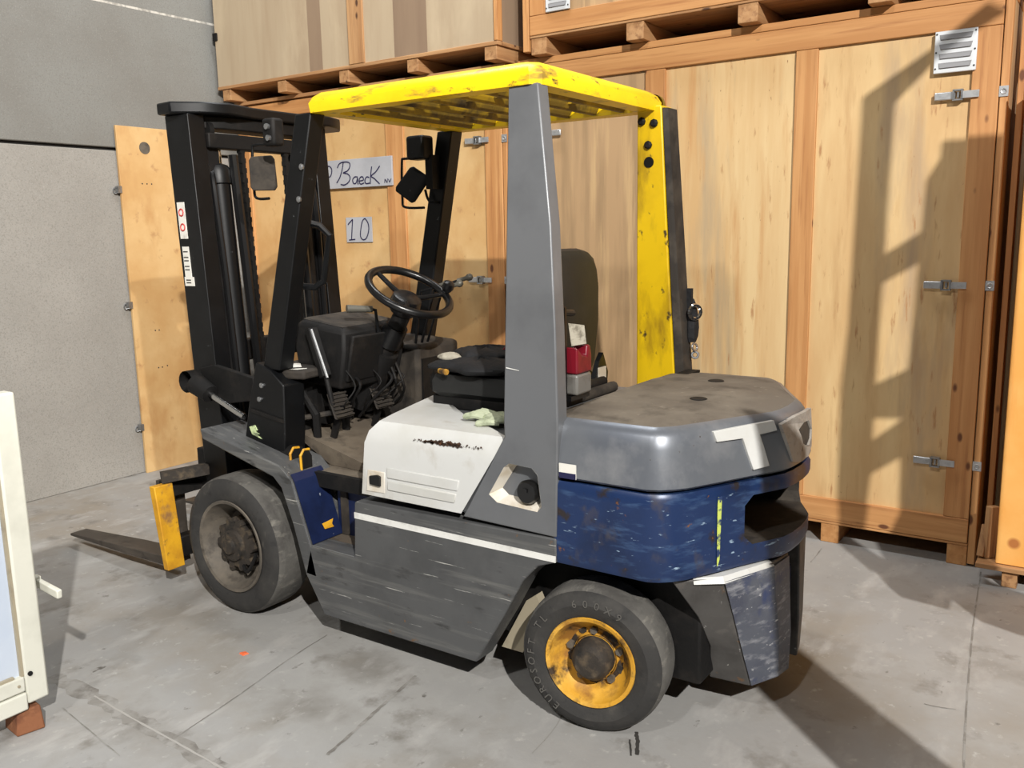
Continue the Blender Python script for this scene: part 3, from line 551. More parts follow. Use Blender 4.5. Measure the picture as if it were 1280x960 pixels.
obj('dash_top', G().loft([[(-2.875,2.615,1.252),(-2.655,2.625,1.222),(-2.635,2.915,1.232),(-2.875,2.925,1.259)],[(-2.865,2.625,1.258),(-2.665,2.635,1.228),(-2.645,2.905,1.238),(-2.865,2.915,1.265)]]), 'dusty_black', ds)
obj('dash_panel', G().loft([[(-2.657,2.62,.99),(-2.655,2.92,.99),(-2.64,2.92,.99),(-2.64,2.62,.99)],[(-2.60,2.61,1.19),(-2.59,2.93,1.19),(-2.57,2.93,1.19),(-2.58,2.61,1.19)]]), 'black_grimy', FK, .01)
g = G(); rw = random.Random(4)
for k in range(7):
    yy = 2.60+.34*rw.random(); g.tube(smoothline([(-2.66, yy, 1.0+.1*rw.random()), (-2.60+.03*rw.random(), yy+rw.uniform(-.05,.05), .98), (-2.66+.06*rw.random(), yy+rw.uniform(-.08,.08), .90), (-2.76, yy+rw.uniform(-.1,.1), .80)], 5), rw.uniform(.003, .007), 6)
obj('wiring', g, 'black_grimy', FK)
obj('cowl_box', G().loft([[(-2.84,2.98,.64),(-2.56,2.98,.64),(-2.56,3.27,.64),(-2.84,3.27,.64)],[(-2.84,2.97,1.13),(-2.545,2.97,1.11),(-2.545,3.27,1.11),(-2.84,3.27,1.13)]]), 'dusty_black', FK, .02)
obj('cowl_recess', G().box(-2.55, -2.54, 2.995, 3.20, .72, 1.05), 'black_grimy', FK)
ca, cb_ = Vector((-2.79, 2.85, .86)), Vector((-2.495, 2.85, 1.30))
sc = obj('steering_column', G().tube([ca, ca.lerp(cb_, .55)], [.075, .062], 14).tube([ca.lerp(cb_, .5), cb_], [.045, .036], 14), 'black_grimy', FK, 0, True)
obj('column_collar', G().tube([ca.lerp(cb_, .62), ca.lerp(cb_, .80)], [.055, .05], 14), 'plastic_black', sc, 0, True)
axs = Vector((.50, -.05, .86)).normalized(); ctr = Vector((-2.475, 2.85, 1.36))
sg = obj('steering_wheel', G().torus(ctr, axs, .180, .0175, 44, 10), 'plastic_black', FK, 0, True)
hb = obj('wheel_hub', G().lathe([(.055,-.07),(.068,-.03),(.062,.005),(.04,.014),(0,.014)], ctr-axs*.03, axs, 20), 'plastic_black', sg, 0, True)
ea = axs.orthogonal().normalized(); eb = axs.cross(ea)
for k in range(3):
    a = math.radians(30+120*k); d = ea*math.cos(a)+eb*math.sin(a)
    obj('spoke', G().tube([ctr-axs*.035+d*.03, ctr-axs*.02+d*.10, ctr+d*.176], [.013, .011, .010], 8), 'plastic_black', sg, 0, True)
kd = Vector((.35, .9, -.1)); kd = (kd-axs*kd.dot(axs)).normalized()
kn = ctr+kd*.175
obj('spinner_knob', G().tube([kn, kn+axs*.03], .008, 8).lathe([(.0,.02),(.018,.022),(.026,.04),(.024,.062),(.012,.07),(0,.072)], kn, axs, 16), 'plastic_black', sg, 0, True)
for a, b in (((-2.533,2.990,1.351),(-2.443,3.050,1.381)), ((-2.489,3.030,1.350),(-2.399,3.090,1.380)), ((-2.465,3.070,1.376),(-2.375,3.130,1.406))):
    lv = obj('control_lever', G().tube([(-2.60, a[1]+.03, 1.10), a, b], .006, 8), 'black_paint', FK, 0, True); a, b = Vector(a), Vector(b); d = (b-a).normalized()
    obj('lever_grip', G().tube([b-d*.05, b-d*.01, b, b+d*.012, b+d*.022], [.010, .010, .016, .016, .008], 10), 'grip_grey', lv, 0, True)
fl_ = obj('direction_lever', G().tube([(-2.60,2.78,1.19),(-2.60,2.77,1.285),(-2.605,2.75,1.29)], .007, 8), 'black_paint', FK, 0, True)
obj('lever_grip', G().tube([(-2.605,2.755,1.29),(-2.66,2.66,1.298)], [.014, .017], 10), 'grip_grey', fl_, 0, True)
bl = obj('parking_brake', G().bar((-2.70,2.56,1.02),(-2.795,2.58,1.215),.045,.035).tube([(-2.67,2.56,.90),(-2.70,2.56,1.03)], .012, 8), 'black_grimy', FK, .006)
obj('brake_rod', G().tube([(-2.676,2.545,1.02),(-2.775,2.563,1.215)], .006, 8), 'zinc', bl, 0, True)
def pedal(x, y, z):
    p = obj('pedal', G().loft([[(x-.03,y-.055,z-.05),(x-.02,y-.055,z-.056),(x-.02,y+.055,z-.056),(x-.03,y+.055,z-.05)],[(x-.075,y-.05,z+.05),(x-.065,y-.05,z+.044),(x-.065,y+.05,z+.044),(x-.075,y+.05,z+.05)]]), 'dusty_black', FK, .004)
    g = G()
    for k in range(7):
        t = k/6; g.box(x-.022-.043*t, x-.012-.043*t, y-.048, y+.048, z-.046+.088*t, z-.040+.088*t)
    obj('pedal_ribs', g, 'dusty_black', p)
    obj('pedal_arm', G().bar((x-.04, y, z), (x-.10, y, z-.16), .03, .012, (0, 1, 0)), 'black_grimy', p)
pedal(-2.62, 2.60, .90); pedal(-2.62, 2.85, .90)
for y in (2.55, 2.72): obj('linkage', G().tube([(-2.84, y, .95), (-2.74, y-.02, .86), (-2.76, y, .76), (-2.80, y-.03, .66)], .018, 8), 'black_grimy', FK, 0, True)
obj('linkage', G().tube([(-2.82, 2.50, .84), (-2.66, 2.62, .87)], .012, 8), 'dusty_black', FK, 0, True)
# yellow shackle at the cab edge
sk = obj('pivot_joint', G().lathe([(.04,-.04),(.04,.03),(0,.03)], (-2.79, 2.46, .71), (1, 0, 0), 14).tube([(-2.83,2.46,.70),(-2.73,2.46,.70)], .02, 10).shift((.02,-.04,0)), 'black_grimy', FK, 0, True)
for x in (-2.725, -2.665):
    obj('shackle_plate', G().prism_x([(2.36,.655),(2.42,.655),(2.42,.72),(2.405,.745),(2.38,.75),(2.362,.73)], x-.007, x+.007), 'black_grimy', sk, .003)
    obj('shackle_edge', G().tube([(x+.004,2.362,.655),(x+.004,2.36,.73),(x+.004,2.378,.752),(x+.004,2.408,.748)], .0055, 6), 'yellow_rust', sk)
obj('shackle_edge', G().tube([(-2.73,2.352,.652),(-2.655,2.352,.652)], .008, 6), 'yellow_rust', sk)
obj('fender_edge', G().tube([(-2.69,2.281,.702),(-2.655,2.281,.679),(-2.633,2.281,.652),(-2.545,2.281,.402),(-2.31,2.281,.40)], .0018, 5), 'steel', fa)
# seat
obj('seat_base', G().box(-2.18, -1.72, 2.62, 3.10, .93, .985), 'black_grimy', FK, .01)
def pad(x0, x1, y0, y1, z0, z1, r=.04):
    return G().loft([[(x0+d,y0+d+r,z),(x0+d+r,y0+d,z),(x1-d-r,y0+d,z),(x1-d,y0+d+r,z),(x1-d,y1-d-r,z),(x1-d-r,y1-d,z),(x0+d+r,y1-d,z),(x0+d,y1-d-r,z)] for z, d in ((z0,.02),(z0+.02,0),(z1-.03,0),(z1-.008,.012),(z1,.04))])
obj('seat_cushion', pad(-2.22, -1.70, 2.60, 3.10, .98, 1.075, .06), 'vinyl', FK, 0, True)
bk = [(2.64,1.08),(2.62,1.25),(2.63,1.40),(2.645,1.455),(2.675,1.50),(2.72,1.525),(2.78,1.535),(2.92,1.535),(2.98,1.525),(3.025,1.50),(3.055,1.455),(3.07,1.40),(3.08,1.25),(3.06,1.08),(3.01,1.03),(2.69,1.03)]
def sbk(d, x0): return [(x0+(-.10)*(z-1.03)/.5*0 + .0+.02*(z-1.03)/.5, YC+(y-YC)*(1-d), 1.28+(z-1.28)*(1-d)) for y, z in bk]
obj('seat_back', G().loft([sbk(.10, -1.80), sbk(.02, -1.785), sbk(0, -1.75), sbk(0, -1.72), sbk(.03, -1.70), sbk(.12, -1.688)]), 'vinyl', FK, 0, True)
obj('seat_bracket', G().prism_x([(2.93,.99),(3.05,.99),(3.06,1.05),(3.02,1.13),(2.99,1.10)], -1.66, -1.64), 'plastic_black', FK)
obj('seat_bracket', G().box(-1.639, -1.635, 2.975, 3.035, 1.005, 1.075), 'white_dirty', FK)
obj('radiator_bar', G().tube([(-1.52, 2.52, 1.06), (-1.52, 2.80, 1.06)], .018, 10), 'black_grimy', FK, 0, True)
obj('radiator_bar', G().tube([(-1.50, 2.50, 1.035), (-1.50, 2.84, 1.035)], .02, 10), 'dusty_black', FK, 0, True)
# holder behind the grey pillar
hl = obj('document_holder', G().box(-1.475, -1.465, 2.40, 2.45, 1.07, 1.36).box(-1.475, -1.44, 2.40, 2.41, 1.07, 1.36).box(-1.475, -1.42, 2.40, 2.52, 1.06, 1.075).tube([(-1.47,2.39,1.345),(-1.47,2.50,1.335)], .011, 8), 'plastic_black', FK)
# mirrors and lamps
def mirror(cx, cy, cz, tilt, flip):
    f = G().tube(smoothline([(cx+.05,cy+.02*flip,cz+.115),(cx-.04,cy,cz+.12),(cx-.06,cy,cz+.10),(cx-.065,cy,cz-.06),(cx-.05,cy,cz-.10),(cx+.05,cy+.02*flip,cz-.105)], 4), .006, 8)
    b = obj('mirror_arm', f, 'black_paint', FK, 0, True)
    q = [(-.045,-.07),(.045,-.07),(.055,-.055),(.05,.06),(.04,.075),(-.045,.07),(-.055,.055),(-.055,-.055)]
    R = Matrix.Rotation(tilt, 3, 'Y')
    ax2 = Matrix.Rotation(math.radians(40), 3, 'Z')
    def tf(x, y, z): p = ax2 @ (R @ Vector((x, y, z))); return (cx+p.x, cy+p.y, cz+p.z)
    obj('mirror_head', G().loft([[tf(x*.8, .025, z*.8) for x, z in q], [tf(x, .008, z) for x, z in q], [tf(x, -.012, z) for x, z in q]]), 'black_paint' if flip > 0 else 'dusty_black', b, .004, True)
mirror(-3.03, 2.58, 1.865, 0, -1); mirror(-2.735, 3.20, 1.825, math.radians(38), 1)
lh = obj('lamp_housing', G().box(-2.70, -2.60, 3.12, 3.20, 1.93, 2.035), 'black_paint', FK, .012)
obj('lamp_bracket', G().box(-2.63, -2.59, 3.17, 3.24, 1.80, 1.95).tube(smoothline([(-2.66,3.2,1.80),(-2.64,3.2,1.75),(-2.60,3.22,1.74)], 4), .006, 6), 'black_grimy', lh)
lg = obj('lamp_housing', G().box(-2.93, -2.86, 2.50, 2.56, 1.965, 2.075), 'black_grimy', FK, .012, True); obj('bolt', G().lathe([(.012,0),(.012,-.012),(0,-.012)], (-2.89, 2.50, 2.04), n=8).lathe([(.012,0),(.012,-.012),(0,-.012)], (-2.885, 2.50, 1.995), n=8), 'steel', lg)

# ------------------------------------------------------------------ things lying on or hanging from the forklift
bag = empty('bag', (-2.0, 2.70, 1.075), 'crumpled black bag heaped on the forklift seat', 'bag')
def lump(cx, cy, cz, sx, sy, sz, seed, n=20, m=10):
    rnd = random.Random(seed); ph = [rnd.uniform(0, 6) for _ in range(6)]; rg = []
    for i in range(m+1):
        t = math.pi*i/m; r = max(math.sin(t), .02); 
        rg.append([(cx+sx*r*math.cos(a)*(1+.12*math.sin(3*a+ph[0])+.08*math.sin(5*a+ph[1]+3*t)+(.05*math.sin(11*a+ph[5]+7*t) if n > 30 else 0)), cy+sy*r*math.sin(a)*(1+.14*math.sin(2*a+ph[2])+.08*math.sin(6*a+ph[3])), max(cz-sz*math.cos(t)*(1+.16*math.sin(4*a+ph[4]+2*t)+(.14*math.sin(9*a+ph[2]+5*t) if n > 30 else 0)), cz-sz*.55)) for a in [2*math.pi*k/n for k in range(n)]])
    return G().loft(rg)
obj('bag_body', lump(-2.0, 2.70, 1.096, .21, .15, .034, 3, 36, 14), 'fabric_black', bag, 0, True)
obj('bag_flap', lump(-2.04, 2.80, 1.128, .13, .11, .03, 5, 36, 14), 'fabric_black', bag, 0, True)
bs = obj('belt_buckle', G().bar((-1.98,2.80,1.10),(-1.905,2.83,1.18),.05,.025), 'plastic_black', None, .006); tag(bs, 'black seat belt buckle with a red button on the forklift seat', 'buckle')
obj('release_button', G().bar((-1.985,2.783,1.115),(-1.945,2.80,1.16),.03,.012), 'red_plastic', bs, .003)
tag(obj('cloth', lump(-2.13, 2.68, 1.124, .05, .035, .018, 9), 'rag', None, 0, True), 'dirty white rag tucked into the black bag on the seat', 'rag')
tag(obj('torch', G().tube([(-2.11,2.585,1.085),(-2.065,2.57,1.085)], [.010,.012], 10), 'rim_yellow', None, 0, True), 'small yellow object beside the black bag on the seat', 'torch')
gl = empty('work_glove', (-1.73, 2.42, .94), 'pale green work glove lying on the hood against the grey pillar', 'glove')
obj('palm', lump(-1.74, 2.46, .962, .075, .05, .018, 21), 'glove', gl, 0, True)
for k in range(4):
    obj('finger', G().tube(smoothline([(-1.79, 2.43+.022*k, .963), (-1.83-.005*k, 2.425+.024*k, .970), (-1.87+.008*k, 2.415+.026*k, .961)], 3), [.012]*6+[.007], 8), 'glove', gl, 0, True)
obj('finger', G().tube(smoothline([(-1.72,2.42,.955),(-1.76,2.39,.958),(-1.79,2.38,.95)], 3), [.012]*6+[.007], 8), 'glove', gl, 0, True)
bt = empty('fluid_bottle', (-1.44, 2.47, 1.076), 'red and grey plastic container in the holder behind the grey pillar', 'container')
obj('lower_body', G().box(-1.46, -1.405, 2.415, 2.51, 1.077, 1.145), 'smoky_plastic', bt, .008)
obj('upper_body', G().prism_x([(2.415,1.146),(2.51,1.146),(2.51,1.20),(2.50,1.235),(2.48,1.235),(2.478,1.20),(2.45,1.205),(2.415,1.235)], -1.46, -1.405), 'red_plastic', bt, .006)
tag(obj('paper_tag', G().add([(-1.44,2.42,1.31),(-1.41,2.47,1.30),(-1.405,2.475,1.24),(-1.435,2.43,1.235)], [(0,1,2,3)]).add([(-1.442,2.422,1.31),(-1.412,2.472,1.30),(-1.407,2.477,1.24),(-1.437,2.432,1.235)], [(0,3,2,1)]), 'rag'), 'crumpled white paper tag above the red container', 'paper')
hk = empty('key_bunch', (-1.40, 3.44, 1.06), 'bunch of metal hooks and black straps hanging off the yellow pillar', 'hooks')
obj('strap', lump(-1.437, 3.40, 1.20, .028, .03, .11, 31, 12, 8).box(-1.452, -1.43, 3.38, 3.40, 1.25, 1.36), 'fabric_black', hk)
obj('hook', G().torus((-1.412, 3.38, 1.265), (1, -.6, 0), .028, .008, 16, 6), 'chrome', hk, 0, True)
obj('hook', G().torus((-1.415, 3.39, 1.12), (1, -.3, .2), .015, .005, 14, 6).torus((-1.413, 3.39, 1.088), (.3, -1, .2), .013, .005, 14, 6), 'steel', hk, 0, True)

# ------------------------------------------------------------------ crates
LATCH = {}
def latch(parent, x, y, z, d):                            # d=+1: hook end to the right
    if d not in LATCH:
        a = obj('latch', G().box(x-.105*d if d > 0 else x+.02, x-.02 if d > 0 else x+.105, y-.022, y-.010, z-.017, z+.017).box(min(x-.09*d, x-.08*d), max(x-.09*d, x-.08*d), y-.012, y, z-.012, z+.012), 'zinc', parent, .004)
        b = obj('latch_buckle', G().box(x-.03, x+.012, y-.034, y-.006, z-.024, z-.017).box(x-.03, x+.012, y-.034, y-.006, z+.017, z+.024).box(x-.03, x-.022, y-.034, y-.006, z-.02, z+.02).box(x+.004, x+.012, y-.034, y-.006, z-.02, z+.02).box(x-.012, x-.004, y-.03, y, z-.012, z+.012), 'steel', a)
        c = obj('latch_plate', G().box(x+.012 if d > 0 else x-.075, x+.075 if d > 0 else x-.012, y-.026, y-.02, z-.015, z+.015), 'zinc', a)
        LATCH[d] = [(q, WL[q.name]-Vector((x, y, z))) for q in (a, b, c)]
        return a
    (a, da), (b, db), (c, dc) = LATCH[d]; o = Vector((x, y, z))
    na = share(a, o+da, parent); share(b, o+db, na); share(c, o+dc, na); return na
def keeper(parent, x, y, z):
    obj('keeper', G().box(x-.018, x+.018, y-.006, y, z-.022, z+.022).torus((x, y-.008, z), (0, 1, 0), .010, .003, 12, 5), 'zinc', parent)
def vent(parent, x0, x1, z0, z1, y):
    v = obj('vent', G().box(x0, x1, y-.012, y, z0, z1), 'vent_white', parent, .003); h = (z1-z0)/4.6
    for k in range(4):
        zc = z0+h*.45+h*(k+.35)*1.03
        obj('louvre', G().loft([[(x0+.024, y-.012, zc-h*.30), (x1-.024, y-.012, zc-h*.30), (x1-.018, y-.012, zc+h*.30), (x0+.018, y-.012, zc+h*.30)], [(x0+.026, y-.020, zc-h*.26), (x1-.026, y-.020, zc-h*.26), (x1-.022, y-.013, zc+h*.28), (x0+.022, y-.013, zc+h*.28)]]), 'vent_dark', v)
    for x in (x0+.008, x1-.008):
        for z in (z0+.02, (z0+z1)/2, z1-.012): obj('screw', G().lathe([(.004,0),(.004,-.003),(0,-.003)], (x, y-.012, z), n=6), 'print', v)
def board(parent, x0, x1, y0, y1, z0, z1, m='pine_z', name='frame_board', bev=.003): return obj(name, G().box(x0, x1, y0, y1, z0, z1), m, parent, bev)

big = empty('shipping_crate', (-1.716, 5.0, 0), 'tall wooden crate with a white louvred vent and latches, behind the forklift counterweight', 'crate', 'stacked shipping crates')
Y = 4.47
obj('crate_body', G().box(-2.96, -.475, Y+.035, Y+1.2, .11, 2.535), 'plywood_dull', big)
for xa, xb, m in ((-2.84,-2.17,'plywood_dull'), (-2.055,-1.37,'plywood_streaked'), (-1.265,-.60,'plywood')):  # left sheet duller: the shade between the rear pillars, put into its colour
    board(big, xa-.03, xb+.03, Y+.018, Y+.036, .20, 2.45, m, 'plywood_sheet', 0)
for xa, xb in ((-2.95,-2.84), (-2.17,-2.055), (-1.37,-1.265), (-.60,-.491)): board(big, xa, xb, Y, Y+.024, .2305, 2.4325)
board(big, -.487, -.455, Y+.004, Y+.05, .012, 2.54); board(big, -2.977, -2.953, Y+.004, Y+.05, .10, 2.54)
board(big, -2.95, -.491, Y-.002, Y+.024, 2.434, 2.542, 'pine_x'); board(big, -2.95, -.491, Y-.002, Y+.024, .112, .229, 'pine_x')
board(big, -2.98, -.452, Y-.006, Y+1.2, 2.543, 2.578, 'pine_x', 'lid'); board(big, -2.97, -.488, Y+.0, Y+1.2, .098, .110, 'pine_x', 'base_board')
for x in (-2.95, -2.36, -1.76, -1.164, -.575): board(big, x, x+.088 if x < -.6 else -.489, Y+.003, Y+1.2, 0, .097, 'pine_y', 'skid')
board(big, -.475, -.455, Y+.05, Y+1.2, .012, 2.54, 'plywood_dull', 'plywood_sheet', 0)
for z in (2.157, 1.322, .490): latch(big, -.640, Y+.012, z, 1); latch(big, -2.80, Y+.012, z, -1); keeper(big, -.472, Y+.004, z)
vent(big, -.755, -.585, 2.256, 2.434, Y)
ten = empty('shipping_crate', (-4.24, 5.0, 0), 'orange plywood crate with a handwritten name sign and the number 10', 'crate', 'stacked shipping crates')
Y = 4.40
obj('crate_body', G().box(-5.40, -3.04, Y+.035, Y+1.2, .11, 2.52), 'plywood_dull', ten)
for xa, xb in ((-5.33,-4.78), (-4.64,-3.98), (-3.83,-3.19)): board(ten, xa-.03, xb+.03, Y+.018, Y+.036, .20, 2.45, 'plywood_orange', 'plywood_sheet', 0)
for xa, xb in ((-5.42,-5.31), (-4.78,-4.64), (-3.98,-3.83), (-3.19,-3.065)): board(ten, xa, xb, Y+.004, Y+.024, .2305, 2.4325)
board(ten, -3.06, -3.03, Y+.006, Y+.05, .012, 2.54)
board(ten, -5.42, -3.064, Y, Y+.024, 2.434, 2.53, 'pine_x'); board(ten, -5.42, -3.064, Y, Y+.024, .112, .229, 'pine_x')
board(ten, -5.43, -3.03, Y-.006, Y+1.2, 2.541, 2.565, 'pine_old_x', 'lid'); board(ten, -5.42, -3.06, Y, Y+1.2, .098, .110, 'pine_x', 'base_board')
for x in (-5.40, -4.64, -3.90, -3.16): board(ten, x, x+.09, Y+.003, Y+1.2, 0, .097, 'pine_y', 'skid')
for z in (2.145, 1.315, .490): latch(ten, -3.225, Y+.012, z, 1); keeper(ten, -3.045, Y+.006, z)
sg_ = obj('name_sign', G().box(-4.72, -3.92, Y-.012, Y+.002, 1.914, 2.10), 'sign_grey', ten, .002)
STR = {'B1':[(-4.348,2.083),(-4.363,2.034),(-4.389,1.983),(-4.42,1.951)],'B2':[(-4.407,2.049),(-4.382,2.077),(-4.335,2.084),(-4.293,2.076),(-4.291,2.049),(-4.315,2.025),(-4.353,2.014),(-4.313,2.005),(-4.292,1.981),(-4.307,1.953),(-4.346,1.935),(-4.383,1.94)],
'a':[(-4.223,1.981),(-4.25,1.982),(-4.27,1.964),(-4.262,1.941),(-4.24,1.943),(-4.223,1.975),(-4.225,1.942),(-4.217,1.935)],'e':[(-4.21,1.954),(-4.173,1.959),(-4.178,1.979),(-4.199,1.977),(-4.212,1.955),(-4.199,1.934),(-4.167,1.94)],'c':[(-4.119,1.972),(-4.142,1.977),(-4.159,1.956),(-4.15,1.935),(-4.117,1.937)],
'k1':[(-4.093,2.042),(-4.106,1.981),(-4.112,1.931)],'k2':[(-4.022,2.041),(-4.06,2.005),(-4.1,1.981),(-4.071,1.961),(-4.029,1.927)],'P1':[(-4.525,2.058),(-4.486,2.065),(-4.462,2.048),(-4.462,2.021),(-4.48,1.995),(-4.52,1.993)],'P2':[(-4.509,2.063),(-4.521,2.017),(-4.537,1.958)]}
g = G()
for k, s in STR.items(): ribbon(g, s, .0085, Y-.0135)
for s in ([(-3.985,1.931),(-3.982,1.956)], [(-3.982,1.956),(-3.963,1.932)], [(-3.963,1.932),(-3.959,1.958)], [(-3.951,1.955),(-3.942,1.933)], [(-3.942,1.933),(-3.927,1.957)]): ribbon(g, s, .006, Y-.0135)
obj('handwriting', g, 'ink', sg_)
nc = obj('number_card', G().box(-4.37, -4.135, Y+.006, Y+.012, 1.554, 1.720), 'sign_grey', ten)
nc.location.y -= .0; g = G()
for s in ([(-4.352,1.672),(-4.306,1.707)], [(-4.306,1.707),(-4.325,1.572)], [(-4.348,1.569),(-4.29,1.573)], [(-4.192,1.71),(-4.166,1.679),(-4.162,1.633),(-4.186,1.581),(-4.219,1.570),(-4.24,1.595),(-4.232,1.648),(-4.215,1.694),(-4.192,1.71)]): ribbon(g, s, .0085, Y+.0045)
obj('handwriting', g, 'ink', nc)

upl = empty('shipping_crate', (-4.2, 4.9, 2.566), 'greyish plywood crate stacked on the crate with the number 10', 'crate', 'stacked shipping crates')
Y = 4.27
obj('crate_body', G().box(-5.40, -2.99, Y+.02, Y+1.2, 2.665, 4.3), 'plywood_grey_brown', upl)
for xa, xb, m in ((-5.44,-4.50,'plywood_grey'), (-4.50,-4.38,'plywood_grey_brown'), (-4.38,-4.134,'plywood_grey'), (-4.005,-3.76,'plywood_grey'), (-3.76,-3.50,'plywood_grey_brown'), (-3.50,-3.01,'plywood_grey')):
    board(upl, xa, xb, Y+.008, Y+.022, 2.665, 4.3, m, 'plywood_sheet', 0)
board(upl, -4.134, -4.005, Y-.004, Y+.022, 2.665, 4.3, 'pine_old_z'); board(upl, -5.44, -2.985, Y, Y+1.2, 2.642, 2.664, 'pine_old_x', 'base_board')
board(upl, -3.01, -2.985, Y-.002, Y+.05, 2.665, 4.3, 'pine_z')
for x in (-5.40, -4.824, -4.24, -3.665, -3.085): board(upl, x, x+.085, Y+.01, Y+1.2, 2.566, 2.641, 'pine_old_y', 'skid')
obj('corner_bracket', G().box(-5.45, -5.41, Y-.006, Y+.006, 2.98, 3.03), 'black_grimy', upl)
upr = empty('shipping_crate', (-1.5, 5.0, 2.579), 'wooden crate stacked on top of the tall vented crate', 'crate', 'stacked shipping crates')
Y = 4.38
obj('crate_body', G().box(-2.86, -.40, Y+.03, Y+1.2, 2.70, 4.3), 'plywood_dull', upr)
board(upr, -2.85, -.40, Y+.012, Y+.03, 2.78, 4.3, 'plywood_dull', 'plywood_sheet', 0)
board(upr, -2.885, -2.845, Y-.004, Y+.05, 2.60, 4.3, 'pine_z'); board(upr, -2.84, -.40, Y-.002, Y+.03, 2.682, 2.785, 'pine_x'); board(upr, -2.84, -2.73, Y-.001, Y+.03, 2.787, 4.3, 'pine_z')
board(upr, -2.84, -.40, Y, Y+1.2, 2.668, 2.681, 'pine_old_x', 'base_board')
for x in (-2.835, -2.24, -1.635, -1.03): board(upr, x, x+.10, Y+.005, Y+1.2, 2.579, 2.667, 'pine_old_y', 'skid')
vent(upr, -2.728, -2.575, 2.79, 2.97, Y)

# plywood panel leaning on the left wall
pn = obj('plywood_panel', G().box(-5.487, -5.467, 3.462, 4.26, .0, 2.338), 'plywood_orange', None, .002); tag(pn, 'tall plywood panel standing flat against the concrete wall', 'panel')
obj('round_hole', G().lathe([(.04,0),(.04,.002),(0,.002)], (-5.467, 3.66, 2.205), (1, 0, 0), 20), 'rim_grey', pn)
for z in (1.93, 1.17, .33): obj('latch', G().box(-5.49, -5.458, 3.435, 3.463, z-.025, z+.02).torus((-5.48, 3.43, z-.01), (1, 0, 0), .018, .004, 12, 5), 'steel', pn)
for y, z in ((3.62, 1.97), (3.655, 1.97), (3.69, 1.97), (3.62, .72), (3.65, .72), (3.69, .725), (3.62, .98), (3.65, .98)): obj('screw_hole', G().lathe([(.005,0),(.005,.001),(0,.001)], (-5.467, y, z), (1, 0, 0), 8), 'print', pn)

# bright crate on a pallet at the right, and what stands in the gap
orc = empty('shipping_crate', (.1, 4.7, 0), 'bright orange wooden crate on a pallet at the right edge', 'crate', 'stacked shipping crates')
obj('crate_body', G().box(-.33, .75, 4.325, 5.3, .12, 2.2), 'pine_bright', orc, .003)
for k in range(3): board(orc, -.355+.37*k, .012+.37*k, 4.30, 4.324, .10, 2.2, 'pine_bright', 'plank')
pal = empty('pallet', (.1, 4.7, 0), 'rough wooden pallet under the bright orange crate', 'pallet')
for k in range(6): board(pal, -.43 if k == 0 else -.355, .8, 4.27+.17*k, 4.39+.17*k, .075, .098, 'pine_old_x', 'deck_board')
for x in (-.325, .2, .7): board(pal, x, x+.06, 4.29, 5.2, 0, .074, 'pine_old_y', 'bearer')
ofr = empty('timber_offcuts', (-.42, 4.45, .098), 'rough timber offcuts standing on the pallet beside the bright orange crate', 'timber')
obj('offcut', G().bar((-.415,4.36,.10),(-.405,4.40,.24),.03,.06), 'pine_old_z', ofr, .003); obj('offcut', G().bar((-.39,4.365,.10),(-.385,4.37,.34),.03,.05), 'pine_old_z', ofr, .003)
fr_ = empty('crate_frame', (-.40, 5.1, 0), 'open pine crate frame standing in the gap right of the tall crate', 'frame')
board(fr_, -.435, -.41, 4.62, 4.72, .0, 2.62, 'pine_z'); board(fr_, -.40, -.375, 4.80, 4.90, .0, 2.45, 'pine_z'); board(fr_, -.385, -.362, 5.0, 5.1, .0, 2.4, 'dark_wood')
obj('frame_board', G().bar((-.42,4.67,2.56),(-.375,4.67,2.30),.03,.07,(0,1,0)), 'pine_z', fr_, .003)
tp = G()
rgs = []
for i in range(8):
    z = .02+i*.22; rgs.append([(-.43+.05*math.cos(a)*(1+.2*math.sin(i*1.7))+.02*math.sin(i), 5.82+.1*math.sin(a), z) for a in [2*math.pi*k/14 for k in range(14)]])
tag(obj('tarpaulin_roll', tp.loft(rgs), 'dark_tarp', None, 0, True), 'dark blue plastic sheeting standing in the dark gap between crates', 'sheeting')

# white framed panel in the left foreground, on a block
wf = empty('window_unit', (-2.88, .8, .08), 'white plastic framed window standing on a brown block at the left edge', 'window')
obj('stile', G().box(-2.91, -2.85, 1.303, 1.375, .10, 1.135), 'white_pvc', wf, .008); obj('stile', G().box(-2.91, -2.85, .10, .20, .10, 1.135), 'white_pvc', wf, .008)
obj('rail', G().box(-2.91, -2.851, .20, 1.302, 1.04, 1.135), 'white_pvc', wf, .008); obj('rail', G().box(-2.91, -2.845, .20, 1.302, .085, .145), 'white_pvc', wf, .006); obj('rail', G().box(-2.91, -2.85, .20, 1.302, .148, .20), 'white_pvc', wf, .006)
obj('pane', G().box(-2.885, -2.87,   .19, 1.31, .19, 1.05), 'pale_blue_panel', wf)
obj('gasket', G().box(-2.869, -2.856, 1.294, 1.303, .20, 1.04).box(-2.869, -2.856, .20, 1.272, .198, .208), 'beige', wf)
obj('screw', G().lathe([(.008,0),(.008,.004),(0,.004)], (-2.848, 1.318, .205), (1, 0, 0), 10), 'plastic_black', wf); obj('screw', G().lathe([(.005,0),(.005,.003),(0,.003)], (-2.8495, 1.28, .175), (1, 0, 0), 10), 'beige', wf)
obj('handle', G().bar((-2.980, 1.43, 0.458), (-2.821, 1.43, 0.444), .03, .018, (0, 1, 0)).box(-2.98, -2.95, 1.34, 1.44, .45, .48), 'white_pvc', wf, .004)
